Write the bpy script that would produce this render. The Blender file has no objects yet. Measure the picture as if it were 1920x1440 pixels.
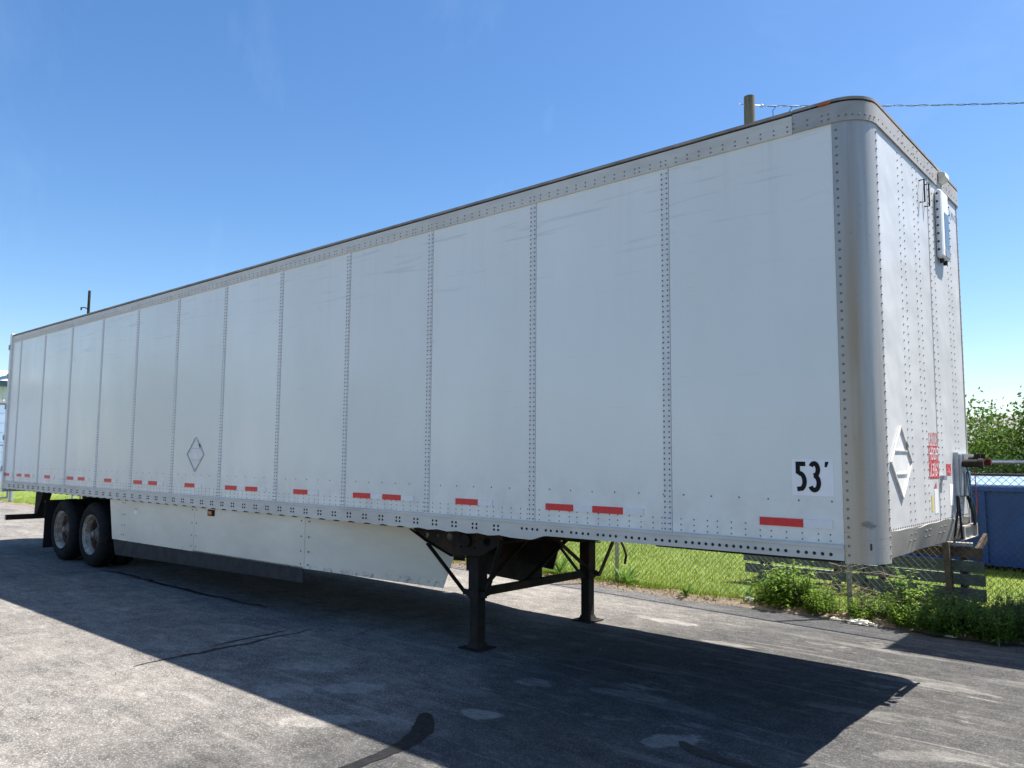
import bpy, math, random
import numpy as np
from mathutils import Matrix, Vector

random.seed(7)
RNG = np.random.default_rng(7)
scene = bpy.context.scene
col = scene.collection

# ------------------------------------------------------------------ camera
cam_d = bpy.data.cameras.new('camera')
cam_d.sensor_width = 36.0
cam_d.lens = 27.742
cam_d.clip_start = 0.05
cam_d.clip_end = 3000
cam = bpy.data.objects.new('camera', cam_d)
col.objects.link(cam)
FW = Vector((-0.65756, 0.74770, 0.09240)).normalized()
RT = Vector((0.75122, 0.66002, 0.00720))
RT = (RT - FW * RT.dot(FW)).normalized()
UP = RT.cross(FW)
m = Matrix((RT, UP, -FW)).transposed().to_4x4()
m.translation = Vector((1.5117, -5.0834, 1.7868))
cam.matrix_world = m
scene.camera = cam

# ------------------------------------------------------------------ sky, sun, exposure
SUN = Vector((0.31, 0.426, 1.0)).normalized()
ELEV = math.asin(SUN.z)
AZ = math.atan2(SUN.x, SUN.y)
world = bpy.data.worlds.new('World')
scene.world = world
world.use_nodes = True
wn, wl = world.node_tree.nodes, world.node_tree.links
wn.clear()
w_out = wn.new('ShaderNodeOutputWorld')
w_bg = wn.new('ShaderNodeBackground')
w_sky = wn.new('ShaderNodeTexSky')
w_sky.sky_type = 'NISHITA'
w_sky.sun_disc = False
w_sky.sun_elevation = ELEV
w_sky.sun_rotation = AZ
w_sky.altitude = 100
w_sky.air_density = 1.0
w_sky.dust_density = 0.6
w_sky.ozone_density = 2.0
w_bg.inputs['Strength'].default_value = 0.08
# thin wisps of high cloud, everywhere in the sky
w_tc = wn.new('ShaderNodeTexCoord')
w_map = wn.new('ShaderNodeMapping')
w_map.inputs['Scale'].default_value = (1.2, 2.2, 0.9)
w_map.inputs['Rotation'].default_value = (0.3, 0.5, 0.4)
w_n = wn.new('ShaderNodeTexNoise')
w_n.inputs['Scale'].default_value = 1.6
w_n.inputs['Detail'].default_value = 7
w_n.inputs['Roughness'].default_value = 0.62
w_n.inputs['Distortion'].default_value = 0.5
w_r = wn.new('ShaderNodeMapRange')
w_r.inputs['From Min'].default_value = 0.52
w_r.inputs['From Max'].default_value = 0.85
w_r.inputs['To Min'].default_value = 0.0
w_r.inputs['To Max'].default_value = 0.14
w_mix = wn.new('ShaderNodeMix')
w_mix.data_type = 'RGBA'
w_mix.inputs['B'].default_value = (6.2, 7.4, 9.0, 1)
wl.new(w_tc.outputs['Generated'], w_map.inputs['Vector'])
wl.new(w_map.outputs['Vector'], w_n.inputs['Vector'])
wl.new(w_n.outputs['Fac'], w_r.inputs['Value'])
wl.new(w_r.outputs['Result'], w_mix.inputs['Factor'])
w_hs = wn.new('ShaderNodeHueSaturation')
w_hs.inputs['Saturation'].default_value = 1.25
w_hs.inputs['Hue'].default_value = 0.503
wl.new(w_sky.outputs['Color'], w_hs.inputs['Color'])
wl.new(w_hs.outputs['Color'], w_mix.inputs['A'])
wl.new(w_mix.outputs['Result'], w_bg.inputs['Color'])
wl.new(w_bg.outputs['Background'], w_out.inputs['Surface'])

sun_d = bpy.data.lights.new('sun', 'SUN')
sun_d.energy = 5.0
sun_d.angle = math.radians(0.53)
sun_d.color = (1.0, 0.955, 0.89)
sun = bpy.data.objects.new('sun', sun_d)
sun.rotation_euler = (-SUN).to_track_quat('-Z', 'Y').to_euler()
sun.location = (5, 8, 20)
col.objects.link(sun)

scene.view_settings.view_transform = 'Standard'
scene.view_settings.look = 'None'
scene.view_settings.exposure = 1.26
scene.view_settings.gamma = 1.0
scene.view_settings.use_curve_mapping = False
scene.render.engine = 'CYCLES'
scene.cycles.max_bounces = 8

# ------------------------------------------------------------------ mesh helpers
class MB:
    """collects shapes into one mesh"""
    def __init__(s):
        s.v = []; s.f = []
    def add(s, verts, faces):
        o = len(s.v)
        s.v += [tuple(v) for v in verts]
        s.f += [tuple(i + o for i in f) for f in faces]
        return s
    def box(s, x0, x1, y0, y1, z0, z1):
        v = [(x, y, z) for x in (x0, x1) for y in (y0, y1) for z in (z0, z1)]
        return s.add(v, [(0,1,3,2),(4,6,7,5),(0,4,5,1),(2,3,7,6),(0,2,6,4),(1,5,7,3)])
    def beam(s, p0, p1, w, h, up=(0,0,1)):
        p0, p1 = Vector(p0), Vector(p1)
        d = (p1 - p0).normalized()
        u = Vector(up)
        if abs(d.dot(u)) > 0.98: u = Vector((1,0,0))
        a = d.cross(u).normalized(); b = a.cross(d)
        v = []
        for p in (p0, p1):
            for sa, sb in ((-1,-1),(1,-1),(1,1),(-1,1)):
                v.append(p + a*(sa*w/2) + b*(sb*h/2))
        return s.add(v, [(0,3,2,1),(4,5,6,7),(0,1,5,4),(1,2,6,5),(2,3,7,6),(3,0,4,7)])
    def cyl(s, p0, p1, r0, r1=None, n=16, caps=True):
        r1 = r0 if r1 is None else r1
        p0, p1 = Vector(p0), Vector(p1)
        d = (p1 - p0).normalized()
        u = Vector((0,0,1)) if abs(d.z) < 0.9 else Vector((1,0,0))
        a = d.cross(u).normalized(); b = d.cross(a)
        v = []
        for p, r in ((p0, r0), (p1, r1)):
            for i in range(n):
                t = 2*math.pi*i/n
                v.append(p + a*(math.cos(t)*r) + b*(math.sin(t)*r))
        f = [(i, (i+1) % n, n+(i+1) % n, n+i) for i in range(n)]
        if caps: f += [tuple(range(n-1,-1,-1)), tuple(range(n, 2*n))]
        return s.add(v, f)
    def tube(s, pts, r, n=8):
        pts = [Vector(p) for p in pts]
        rs = r if isinstance(r, (list, tuple)) else [r]*len(pts)
        v = []; a = None
        for i, p in enumerate(pts):
            d = (pts[min(i+1, len(pts)-1)] - pts[max(i-1, 0)]).normalized()
            if a is None:
                u = Vector((0,0,1)) if abs(d.z) < 0.9 else Vector((1,0,0))
                a = d.cross(u).normalized()
            a = (a - d*a.dot(d)).normalized()
            b = d.cross(a)
            for k in range(n):
                t = 2*math.pi*k/n
                v.append(p + a*(math.cos(t)*rs[i]) + b*(math.sin(t)*rs[i]))
        f = []
        for i in range(len(pts)-1):
            for k in range(n):
                f.append((i*n+k, i*n+(k+1) % n, (i+1)*n+(k+1) % n, (i+1)*n+k))
        f += [tuple(range(n-1,-1,-1)), tuple(range((len(pts)-1)*n, len(pts)*n))]
        return s.add(v, f)
    def prism(s, prof, axis, a, b):
        """profile polygon (2D) extruded along axis between a and b; axis x: (y,z), y: (x,z), z: (x,y)"""
        def P(p, t):
            return {'x': (t, p[0], p[1]), 'y': (p[0], t, p[1]), 'z': (p[0], p[1], t)}[axis]
        n = len(prof)
        v = [P(p, a) for p in prof] + [P(p, b) for p in prof]
        f = [(i, (i+1) % n, n+(i+1) % n, n+i) for i in range(n)]
        f += [tuple(range(n-1,-1,-1)), tuple(range(n, 2*n))]
        return s.add(v, f)
    def lathe_y(s, prof, c, n=48, closed=True):
        """profile of (radius, y) turned about an axis parallel to Y through c=(x,z)"""
        v = []
        k = len(prof)
        for i in range(n):
            t = 2*math.pi*i/n
            for r, y in prof:
                v.append((c[0]+r*math.cos(t), y, c[1]+r*math.sin(t)))
        f = []
        for i in range(n):
            j = (i+1) % n
            for q in range(k if closed else k-1):
                q2 = (q+1) % k
                f.append((i*k+q, j*k+q, j*k+q2, i*k+q2))
        return s.add(v, f)
    def rivet(s, p, nrm, r, h):
        p = Vector(p); nrm = Vector(nrm)
        u = Vector((0,0,1)) if abs(nrm.z) < 0.9 else Vector((1,0,0))
        a = nrm.cross(u).normalized(); b = nrm.cross(a)
        v = []
        for rr, hh in ((r, -0.001), (r*0.7, h*0.7)):
            for i in range(6):
                t = 2*math.pi*i/6
                v.append(p + a*(math.cos(t)*rr) + b*(math.sin(t)*rr) + nrm*hh)
        v.append(p + nrm*h)
        f = []
        for i in range(6):
            j = (i+1) % 6
            f += [(i, j, 6+j, 6+i), (6+i, 6+j, 12)]
        return s.add(v, f)
    def mesh(s, name):
        me = bpy.data.meshes.new(name)
        me.from_pydata(s.v, [], s.f)
        me.validate()
        import bmesh
        bm = bmesh.new(); bm.from_mesh(me)
        bmesh.ops.recalc_face_normals(bm, faces=bm.faces)
        bm.to_mesh(me); bm.free()
        return me
    def build(s, name, mat, parent=None, smooth=False, bev=0.0, label=None):
        me = s.mesh(name)
        return put(name, me, mat, parent, smooth, bev, label)

def put(name, me, mat, parent=None, smooth=False, bev=0.0, label=None, loc=None):
    if mat is not None and len(me.materials) == 0:
        me.materials.append(mat)
    if smooth:
        me.polygons.foreach_set('use_smooth', [True]*len(me.polygons))
    o = bpy.data.objects.new(name, me)
    col.objects.link(o)
    if parent is not None:
        o.parent = parent
        w = Vector((0,0,0))
        q = parent
        while q is not None:
            w += q.location
            q = q.parent
        o.location = -w
    if loc is not None:
        o.location = o.location + Vector(loc)
    if bev > 0:
        b = o.modifiers.new('bevel', 'BEVEL')
        b.width = bev; b.segments = 2; b.limit_method = 'ANGLE'
        b.angle_limit = math.radians(40)
    if smooth:
        e = o.modifiers.new('smooth', 'EDGE_SPLIT')
        e.split_angle = math.radians(38)
    if label: o['label'] = label
    return o

def np_mesh(name, V, F):
    """V (n,3), F (m,k) numpy arrays"""
    me = bpy.data.meshes.new(name)
    V = np.asarray(V, np.float32); F = np.asarray(F, np.int32)
    k = F.shape[1]
    me.vertices.add(len(V)); me.vertices.foreach_set('co', V.ravel())
    me.loops.add(F.size); me.loops.foreach_set('vertex_index', F.ravel())
    me.polygons.add(len(F))
    me.polygons.foreach_set('loop_start', np.arange(0, F.size, k, dtype=np.int32))
    me.polygons.foreach_set('loop_total', np.full(len(F), k, np.int32))
    me.update(calc_edges=True)
    return me

def thing(name, label, cat, loc=(0,0,0), group=None):
    o = bpy.data.objects.new(name, None)
    o.empty_display_size = 0.2
    o.location = loc
    col.objects.link(o)
    return tag(o, label, cat, group)

def tag(o, label, cat, group=None):
    o['label'] = label; o['category'] = cat
    if group: o['group'] = group
    return o

def struct(o):
    o['kind'] = 'structure'
    return o

def stuff(o):
    o['kind'] = 'stuff'
    return o

def copy_tree(o, parent=None):
    c = o.copy(); col.objects.link(c)
    if parent is not None: c.parent = parent
    for ch in list(o.children):
        copy_tree(ch, c)
    return c

def plate2d(name, outline, holes, thick, mat, parent, axis='y', at=0.0, label=None):
    """flat plate with holes, outline in (x,z) for axis y"""
    cu = bpy.data.curves.new(name, 'CURVE')
    cu.dimensions = '2D'; cu.fill_mode = 'BOTH'; cu.extrude = thick/2
    for pts in [outline] + holes:
        sp = cu.splines.new('POLY')
        sp.points.add(len(pts)-1)
        for q, p in zip(sp.points, pts): q.co = (p[0], p[1], 0, 1)
        sp.use_cyclic_u = True
    tmp = bpy.data.objects.new('tmp', cu)
    me = bpy.data.meshes.new_from_object(tmp)
    bpy.data.objects.remove(tmp)
    if axis == 'y':
        me.transform(Matrix(((1,0,0,0),(0,0,-1,at),(0,1,0,0),(0,0,0,1))))
    else:   # plate faces +x, outline given in (y,z)
        me.transform(Matrix(((0,0,1,at),(1,0,0,0),(0,1,0,0),(0,0,0,1))))
    me.name = name
    me.materials.clear()
    return put(name, me, mat, parent, label=label)

def circ(cx, cz, r, n=18, sx=1.0):
    return [(cx + sx*r*math.cos(2*math.pi*i/n), cz + r*math.sin(2*math.pi*i/n)) for i in range(n)]

def text_mesh(name, body, width, height, mat, parent, origin, right, up, thick=0.001, label=None):
    """text fitted into width x height, lower-left corner at origin"""
    cu = bpy.data.curves.new(name, 'FONT')
    cu.body = body; cu.size = 1.0; cu.extrude = 0.0
    tmp = bpy.data.objects.new('tmp', cu)
    me = bpy.data.meshes.new_from_object(tmp)
    bpy.data.objects.remove(tmp)
    xs = [v.co.x for v in me.vertices]; ys = [v.co.y for v in me.vertices]
    x0, x1, y0, y1 = min(xs), max(xs), min(ys), max(ys)
    R, U, O = Vector(right), Vector(up), Vector(origin)
    for v in me.vertices:
        v.co = O + R*((v.co.x-x0)/(x1-x0)*width) + U*((v.co.y-y0)/(y1-y0)*height)
    me.materials.clear(); me.name = name
    return put(name, me, mat, parent, label=label)

# ------------------------------------------------------------------ material helpers
class NT:
    def __init__(s, name):
        s.m = bpy.data.materials.new(name); s.m.use_nodes = True
        s.n = s.m.node_tree.nodes; s.l = s.m.node_tree.links
        s.bsdf = s.n['Principled BSDF']
        s.geo = s.n.new('ShaderNodeNewGeometry')
        s.pos = s.geo.outputs['Position']
    def link(s, a, b): s.l.new(a, b)
    def mapping(s, scale=(1,1,1), rot=(0,0,0), loc=(0,0,0), src=None):
        q = s.n.new('ShaderNodeMapping')
        q.inputs['Scale'].default_value = scale
        q.inputs['Rotation'].default_value = rot
        q.inputs['Location'].default_value = loc
        s.link(src or s.pos, q.inputs['Vector'])
        return q.outputs['Vector']
    def noise(s, scale, detail=4, rough=0.55, vec=None, dist=0.0):
        q = s.n.new('ShaderNodeTexNoise')
        q.inputs['Scale'].default_value = scale
        q.inputs['Detail'].default_value = detail
        q.inputs['Roughness'].default_value = rough
        q.inputs['Distortion'].default_value = dist
        s.link(vec or s.pos, q.inputs['Vector'])
        return q.outputs['Fac']
    def voronoi(s, scale, out='Color', vec=None, feature='F1'):
        q = s.n.new('ShaderNodeTexVoronoi')
        q.feature = feature
        q.inputs['Scale'].default_value = scale
        s.link(vec or s.pos, q.inputs['Vector'])
        return q.outputs[out]
    def rng(s, v, a, b, c=0.0, d=1.0, smooth=False):
        q = s.n.new('ShaderNodeMapRange')
        if smooth: q.interpolation_type = 'SMOOTHSTEP'
        q.inputs['From Min'].default_value = a; q.inputs['From Max'].default_value = b
        q.inputs['To Min'].default_value = c; q.inputs['To Max'].default_value = d
        s.link(v, q.inputs['Value'])
        return q.outputs['Result']
    def math(s, op, a, b=None, clamp=False):
        q = s.n.new('ShaderNodeMath'); q.operation = op; q.use_clamp = clamp
        for i, x in enumerate((a, b)):
            if x is None: continue
            if isinstance(x, (int, float)): q.inputs[i].default_value = x
            else: s.link(x, q.inputs[i])
        return q.outputs[0]
    def mix(s, f, a, b, mode='MIX'):
        q = s.n.new('ShaderNodeMix'); q.data_type = 'RGBA'; q.blend_type = mode
        for k, x in (('Factor', f), ('A', a), ('B', b)):
            if isinstance(x, (int, float)): q.inputs[k].default_value = x
            elif isinstance(x, tuple): q.inputs[k].default_value = x if len(x) == 4 else x + (1,)
            else: s.link(x, q.inputs[k])
        return q.outputs['Result']
    def sep(s, src=None):
        q = s.n.new('ShaderNodeSeparateXYZ'); s.link(src or s.pos, q.inputs[0])
        return q.outputs
    def bump(s, h, strength=0.3, dist=0.01):
        q = s.n.new('ShaderNodeBump')
        q.inputs['Strength'].default_value = strength
        q.inputs['Distance'].default_value = dist
        s.link(h, q.inputs['Height'])
        s.link(q.outputs['Normal'], s.bsdf.inputs['Normal'])
    def set(s, **k):
        for n, v in k.items():
            n = n.replace('_', ' ')
            i = s.bsdf.inputs[n]
            if isinstance(v, (int, float)): i.default_value = v
            elif isinstance(v, tuple): i.default_value = v if len(v) == 4 else v + (1,)
            else: s.link(v, i)
        return s.m

def simple(name, colr, rough=0.6, metal=0.0, var=0.15, scale=6.0, bump=0.0, bscale=60):
    t = NT(name)
    n = t.noise(scale, 5)
    a = tuple(c*(1-var) for c in colr); b = tuple(min(1, c*(1+var)) for c in colr)
    t.set(Base_Color=t.mix(t.rng(n, 0.3, 0.7), a, b), Metallic=metal,
          Roughness=t.rng(t.noise(scale*2.3, 3), 0.3, 0.7, max(0.02, rough-0.08), min(1, rough+0.08)))
    if max(colr) < 0.1 and metal < 0.3: t.set(Specular_IOR_Level=0.12)
    if bump: t.bump(t.noise(bscale, 4), bump, 0.004)
    return t.m

M = {}
# white trailer paint: fine dirt, scuffs and faint dents
t = NT('white_paint')
x, y, z = t.sep()
dirt = t.noise(0.9, 6, 0.6, t.mapping((1, 1, 0.45)))
c1 = t.mix(t.rng(dirt, 0.35, 0.75), (0.83, 0.825, 0.765), (0.76, 0.755, 0.70))
oi = t.n.new('ShaderNodeObjectInfo')
c1 = t.mix(1.0, c1, t.rng(oi.outputs['Random'], 0, 1, 0.955, 1.03), 'MULTIPLY')
# drip streaks running down from the top rail
dv = t.noise(9.0, 4, 0.6, t.mapping((1, 1, 0.05)))
drip = t.math('MULTIPLY', t.rng(dv, 0.55, 0.70), t.rng(z, 2.6, 3.95))
c1 = t.mix(t.math('MULTIPLY', drip, 0.10), c1, (0.42, 0.40, 0.37))
# long slanting scuffs along the upper wall
sv = t.mapping((0.5, 1, 9.0), (0, 0.06, 0))
sc = t.noise(2.2, 5, 0.6, sv, 0.6)
scf = t.math('MULTIPLY', t.rng(sc, 0.58, 0.70), t.rng(z, 3.0, 3.75))
c2 = t.mix(t.math('MULTIPLY', scf, 0.42), c1, (0.45, 0.45, 0.45))
# thin stray scratches
s2 = t.noise(3.0, 5, 0.7, t.mapping((0.7, 1, 14.0), (0, -0.10, 0), (5, 0, 2)), 0.8)
c2 = t.mix(t.math('MULTIPLY', t.rng(s2, 0.66, 0.70), 0.28), c2, (0.40, 0.40, 0.40))
# grime near the bottom, soft grey patches towards the rear
gr = t.math('MULTIPLY', t.rng(z, 1.75, 1.25), t.rng(t.noise(4.0, 6, 0.65), 0.42, 0.72))
c3 = t.mix(t.math('MULTIPLY', gr, 0.42), c2, (0.40, 0.36, 0.31))
sm = t.math('MULTIPLY', t.rng(t.noise(0.7, 5, 0.6, t.mapping((1, 1, 1.6), (0, 0, 0), (11, 0, 4))), 0.56, 0.72), t.rng(x, -9.0, -13.0))
c3 = t.mix(t.math('MULTIPLY', sm, 0.3), c3, (0.45, 0.45, 0.46))
t.bump(t.math('ADD', t.noise(1.0, 2, 0.5), t.math('MULTIPLY', t.noise(4.5, 2, 0.5), 0.12)), 0.20, 0.05)
t.set(Base_Color=c3, Roughness=t.rng(dirt, 0.3, 0.8, 0.12, 0.30), Specular_IOR_Level=0.5)
M['paint'] = t.m
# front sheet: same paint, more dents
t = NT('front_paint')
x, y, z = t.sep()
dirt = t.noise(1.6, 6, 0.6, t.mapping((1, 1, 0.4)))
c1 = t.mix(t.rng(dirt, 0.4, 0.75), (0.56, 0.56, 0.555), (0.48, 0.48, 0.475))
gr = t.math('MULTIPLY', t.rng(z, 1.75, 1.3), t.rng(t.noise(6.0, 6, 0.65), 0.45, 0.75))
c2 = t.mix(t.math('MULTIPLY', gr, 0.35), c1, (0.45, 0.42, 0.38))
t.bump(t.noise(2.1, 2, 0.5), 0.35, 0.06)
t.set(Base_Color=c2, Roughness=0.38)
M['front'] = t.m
# skirt: creamy white plastic
t = NT('skirt_white')
x, y, z = t.sep()
dirt = t.noise(2.0, 6, 0.65, t.mapping((0.6, 1, 1.5)))
c1 = t.mix(t.rng(dirt, 0.35, 0.75), (0.79, 0.72, 0.59), (0.65, 0.59, 0.475))
ed = t.math('MULTIPLY', t.math('MULTIPLY', t.rng(z, 0.60, 0.545), t.rng(x, -6.5, -5.9, 0.15, 1)), t.rng(t.noise(14, 5, 0.7), 0.5, 0.62))
c2 = t.mix(t.math('MULTIPLY', ed, 0.75), c1, (0.10, 0.085, 0.07))
t.set(Base_Color=c2, Roughness=0.5)
M['skirt'] = t.m
# aluminium rails
t = NT('aluminium_rail')
st = t.noise(6, 6, 0.65, t.mapping((0.5, 1, 3)))
bl = t.noise(1.1, 5, 0.6)
c1 = t.mix(t.rng(st, 0.3, 0.7), (0.69, 0.65, 0.58), (0.56, 0.53, 0.475))
c2 = t.mix(t.math('MULTIPLY', t.rng(bl, 0.5, 0.75), 0.5), c1, (0.40, 0.345, 0.29))
t.set(Base_Color=c2, Metallic=0.0, Roughness=t.rng(st, 0.3, 0.7, 0.45, 0.65))
M['alu'] = t.m
t = NT('nose_aluminium')
st = t.noise(6, 6, 0.65, t.mapping((1, 0.6, 2)))
bl = t.noise(1.7, 5, 0.6)
c1 = t.mix(t.rng(st, 0.3, 0.7), (0.45, 0.415, 0.375), (0.35, 0.325, 0.295))
c2 = t.mix(t.math('MULTIPLY', t.rng(bl, 0.48, 0.7), 0.5), c1, (0.26, 0.225, 0.19))
t.set(Base_Color=c2, Metallic=0.25, Roughness=t.rng(st, 0.3, 0.7, 0.45, 0.62))
M['alu2'] = t.m
# stained corner casting
t = NT('corner_metal')
x, y, z = t.sep()
st = t.noise(8, 6, 0.62, t.mapping((1, 1, 0.06)))
bl = t.noise(1.3, 4, 0.6, t.mapping((1, 1, 0.5)))
c1 = t.mix(t.rng(st, 0.3, 0.7), (0.47, 0.45, 0.425), (0.32, 0.31, 0.30))
# oxide stain on the side of the curve, fading out towards the top
band = t.math('MULTIPLY', t.rng(x, -0.185, -0.125, 0, 1, True), t.rng(x, -0.055, -0.105, 0, 1, True))
brown = t.math('MULTIPLY', t.rng(st, 0.22, 0.52, 0.35, 1), t.rng(bl, 0.2, 0.45, 0.4, 1))
brown = t.math('MULTIPLY', t.math('MULTIPLY', brown, band), t.rng(z, 3.85, 2.6))
c2 = t.mix(t.math('MULTIPLY', brown, 0.85), c1, (0.34, 0.235, 0.135))
tan = t.math('MULTIPLY', t.rng(x, -0.06, -0.16), t.rng(z, 3.4, 1.5))
c2 = t.mix(t.math('MULTIPLY', tan, 0.75), c2, (0.56, 0.455, 0.335))
# scrapes and a black rub mark low on the curve
scr = t.rng(t.noise(30, 4, 0.7, t.mapping((1, 1, 2.2))), 0.64, 0.70)
c3 = t.mix(t.math('MULTIPLY', scr, 0.5), c2, (0.14, 0.135, 0.13))
hsc = t.math('MULTIPLY', t.rng(t.noise(5, 4, 0.7, t.mapping((1.5, 1.5, 9.0))), 0.60, 0.66), t.rng(z, 1.9, 1.3))
c3 = t.mix(t.math('MULTIPLY', hsc, 0.5), c3, (0.20, 0.19, 0.18))
dv = t.mapping((24, 0, 38), (0, 0.35, 0), (0, 0, 0), t.mapping((1, 1, 1), (0, 0, 0), (0.075, 0, -1.385)))
ln = t.n.new('ShaderNodeVectorMath'); ln.operation = 'LENGTH'; t.link(dv, ln.inputs[0])
mk = t.math('ADD', ln.outputs['Value'], t.math('MULTIPLY', t.math('SUBTRACT', t.noise(22, 3, 0.6, t.mapping((1, 1, 3.5))), 0.5), 2.2))
c3 = t.mix(t.math('MULTIPLY', t.rng(mk, 1.0, 0.6), 0.6), c3, (0.11, 0.105, 0.10))
t.set(Base_Color=c3, Metallic=0.35, Roughness=t.rng(st, 0.3, 0.7, 0.40, 0.55))
M['corner'] = t.m
M['strip'] = simple('seam_strip', (0.72, 0.71, 0.68), 0.5, 0.05, 0.08, 9)
M['rivet'] = simple('rivet_steel', (0.22, 0.21, 0.20), 0.55, 0.5, 0.3, 30)
M['bolt'] = simple('bolt_dark', (0.035, 0.032, 0.03), 0.6, 0.2, 0.3, 30)
M['gap'] = simple('dark_gap', (0.04, 0.038, 0.035), 0.9, 0, 0.2, 8)
M['roof'] = simple('roof_edge', (0.30, 0.26, 0.22), 0.6, 0.2, 0.3, 6)
M['rooftop'] = simple('roof_sheet', (0.62, 0.63, 0.63), 0.4, 0.3, 0.1, 3)
# black chassis steel with a touch of rust
t = NT('chassis_black')
n1 = t.noise(9, 6, 0.65); n2 = t.noise(3, 5, 0.6)
c1 = t.mix(t.rng(n1, 0.3, 0.7), (0.012, 0.0115, 0.011), (0.026, 0.024, 0.022))
c2 = t.mix(t.math('MULTIPLY', t.rng(n2, 0.46, 0.66), 0.7), c1, (0.075, 0.044, 0.026))
t.set(Base_Color=c2, Roughness=0.8, Metallic=0.0, Specular_IOR_Level=0.2); t.bump(n1, 0.3, 0.004)
M['chassis'] = t.m
M['rubber'] = simple('black_rubber', (0.022, 0.022, 0.023), 0.75, 0, 0.25, 20, 0.2, 90)
M['tyre'] = simple('tyre_rubber', (0.016, 0.016, 0.017), 0.85, 0, 0.35, 12, 0.25, 120)
M['flapgrey'] = simple('skirt_rubber', (0.046, 0.045, 0.045), 0.7, 0, 0.25, 8, 0.15, 40)
# wheel rim, dirty white and rust
t = NT('rim_dirty_white')
n1 = t.noise(7, 6, 0.65); n2 = t.noise(22, 5, 0.7)
c1 = t.mix(t.rng(n1, 0.36, 0.60), (0.50, 0.47, 0.42), (0.22, 0.16, 0.105))
c2 = t.mix(t.rng(n2, 0.55, 0.7), c1, (0.13, 0.08, 0.045))
t.set(Base_Color=c2, Roughness=0.6)
M['rim'] = t.m
t = NT('wheel_disc_rusty')
n1 = t.noise(9, 6, 0.65)
t.set(Base_Color=t.mix(t.rng(n1, 0.35, 0.65), (0.02, 0.015, 0.012), (0.075, 0.055, 0.04)), Roughness=0.85, Specular_IOR_Level=0.1)
M['disc'] = t.m
M['hub'] = simple('hub_metal', (0.16, 0.14, 0.12), 0.5, 0.3, 0.3, 25)
M['red'] = simple('red_tape', (0.70, 0.012, 0.020), 0.35, 0, 0.10, 30)
M['white_tape'] = simple('white_tape', (0.79, 0.78, 0.765), 0.3, 0, 0.04, 30)
M['decal'] = simple('grey_decal', (0.95, 0.90, 0.86), 0.7, 0, 0.04, 7)
M['black'] = simple('black_print', (0.012, 0.012, 0.013), 0.45, 0, 0.2, 20)
M['blueprint'] = simple('faded_blue_print', (0.20, 0.27, 0.36), 0.5, 0, 0.2, 40)
t = NT('worn_red_print')
w = t.noise(45, 5, 0.7)
t.set(Base_Color=t.mix(t.rng(w, 0.54, 0.64), (0.44, 0.02, 0.03), (0.72, 0.66, 0.66)), Roughness=0.5)
M['wornred'] = t.m
M['yellow'] = simple('yellow_sticker', (0.62, 0.47, 0.06), 0.5, 0, 0.15, 30)
M['amber'] = simple('amber_lens', (0.48, 0.115, 0.014), 0.2, 0, 0.1, 30)
M['redlens'] = simple('red_plastic', (0.09, 0.012, 0.012), 0.35, 0, 0.2, 30)
M['bluehose'] = simple('blue_hose', (0.02, 0.07, 0.16), 0.45, 0, 0.2, 20)
M['redhose'] = simple('red_hose', (0.22, 0.03, 0.03), 0.5, 0, 0.2, 20)
M['greenhose'] = simple('green_hose', (0.02, 0.08, 0.06), 0.5, 0, 0.2, 20)
M['cream'] = simple('cream_plastic', (0.66, 0.64, 0.55), 0.5, 0, 0.08, 12)
M['whiteplastic'] = simple('white_plastic', (0.78, 0.78, 0.76), 0.4, 0, 0.06, 12)
M['screen'] = simple('grey_screen', (0.10, 0.14, 0.17), 0.15, 0, 0.1, 12)
M['galv'] = simple('galvanised_steel', (0.36, 0.39, 0.42), 0.45, 0.6, 0.12, 14)
M['wire'] = simple('chain_wire', (0.085, 0.085, 0.085), 0.6, 0.2, 0.25, 10)
M['wood_paint'] = simple('teal_painted_wood', (0.070, 0.092, 0.090), 0.65, 0, 0.3, 9, 0.2, 40)
M['wood_brown'] = simple('weathered_wood', (0.075, 0.058, 0.045), 0.8, 0, 0.35, 9, 0.3, 50)
M['wood_grey'] = simple('grey_wood', (0.26, 0.24, 0.22), 0.8, 0, 0.3, 9, 0.3, 50)
M['dumpster'] = simple('blue_dumpster_paint', (0.002, 0.045, 0.23), 0.5, 0, 0.2, 3, 0.1, 20)
M['dumplid'] = simple('sky_sheen_lid', (0.36, 0.47, 0.62), 0.2, 0, 0.1, 3)  # pale base colour stands in for sky reflected on the lid
t = NT('pole_wood')
g = t.noise(9, 6, 0.6, t.mapping((3, 3, 0.25)))
t.set(Base_Color=t.mix(t.rng(g, 0.3, 0.7), (0.07, 0.065, 0.05), (0.19, 0.17, 0.13)), Roughness=0.85)
t.bump(g, 0.5, 0.02)
M['pole'] = t.m
M['cable'] = simple('twisted_cable', (0.30, 0.31, 0.33), 0.5, 0.2, 0.3, 4)
M['tar'] = simple('tar_seal', (0.018, 0.018, 0.019), 0.55, 0, 0.3, 12, 0.3, 60)

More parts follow.
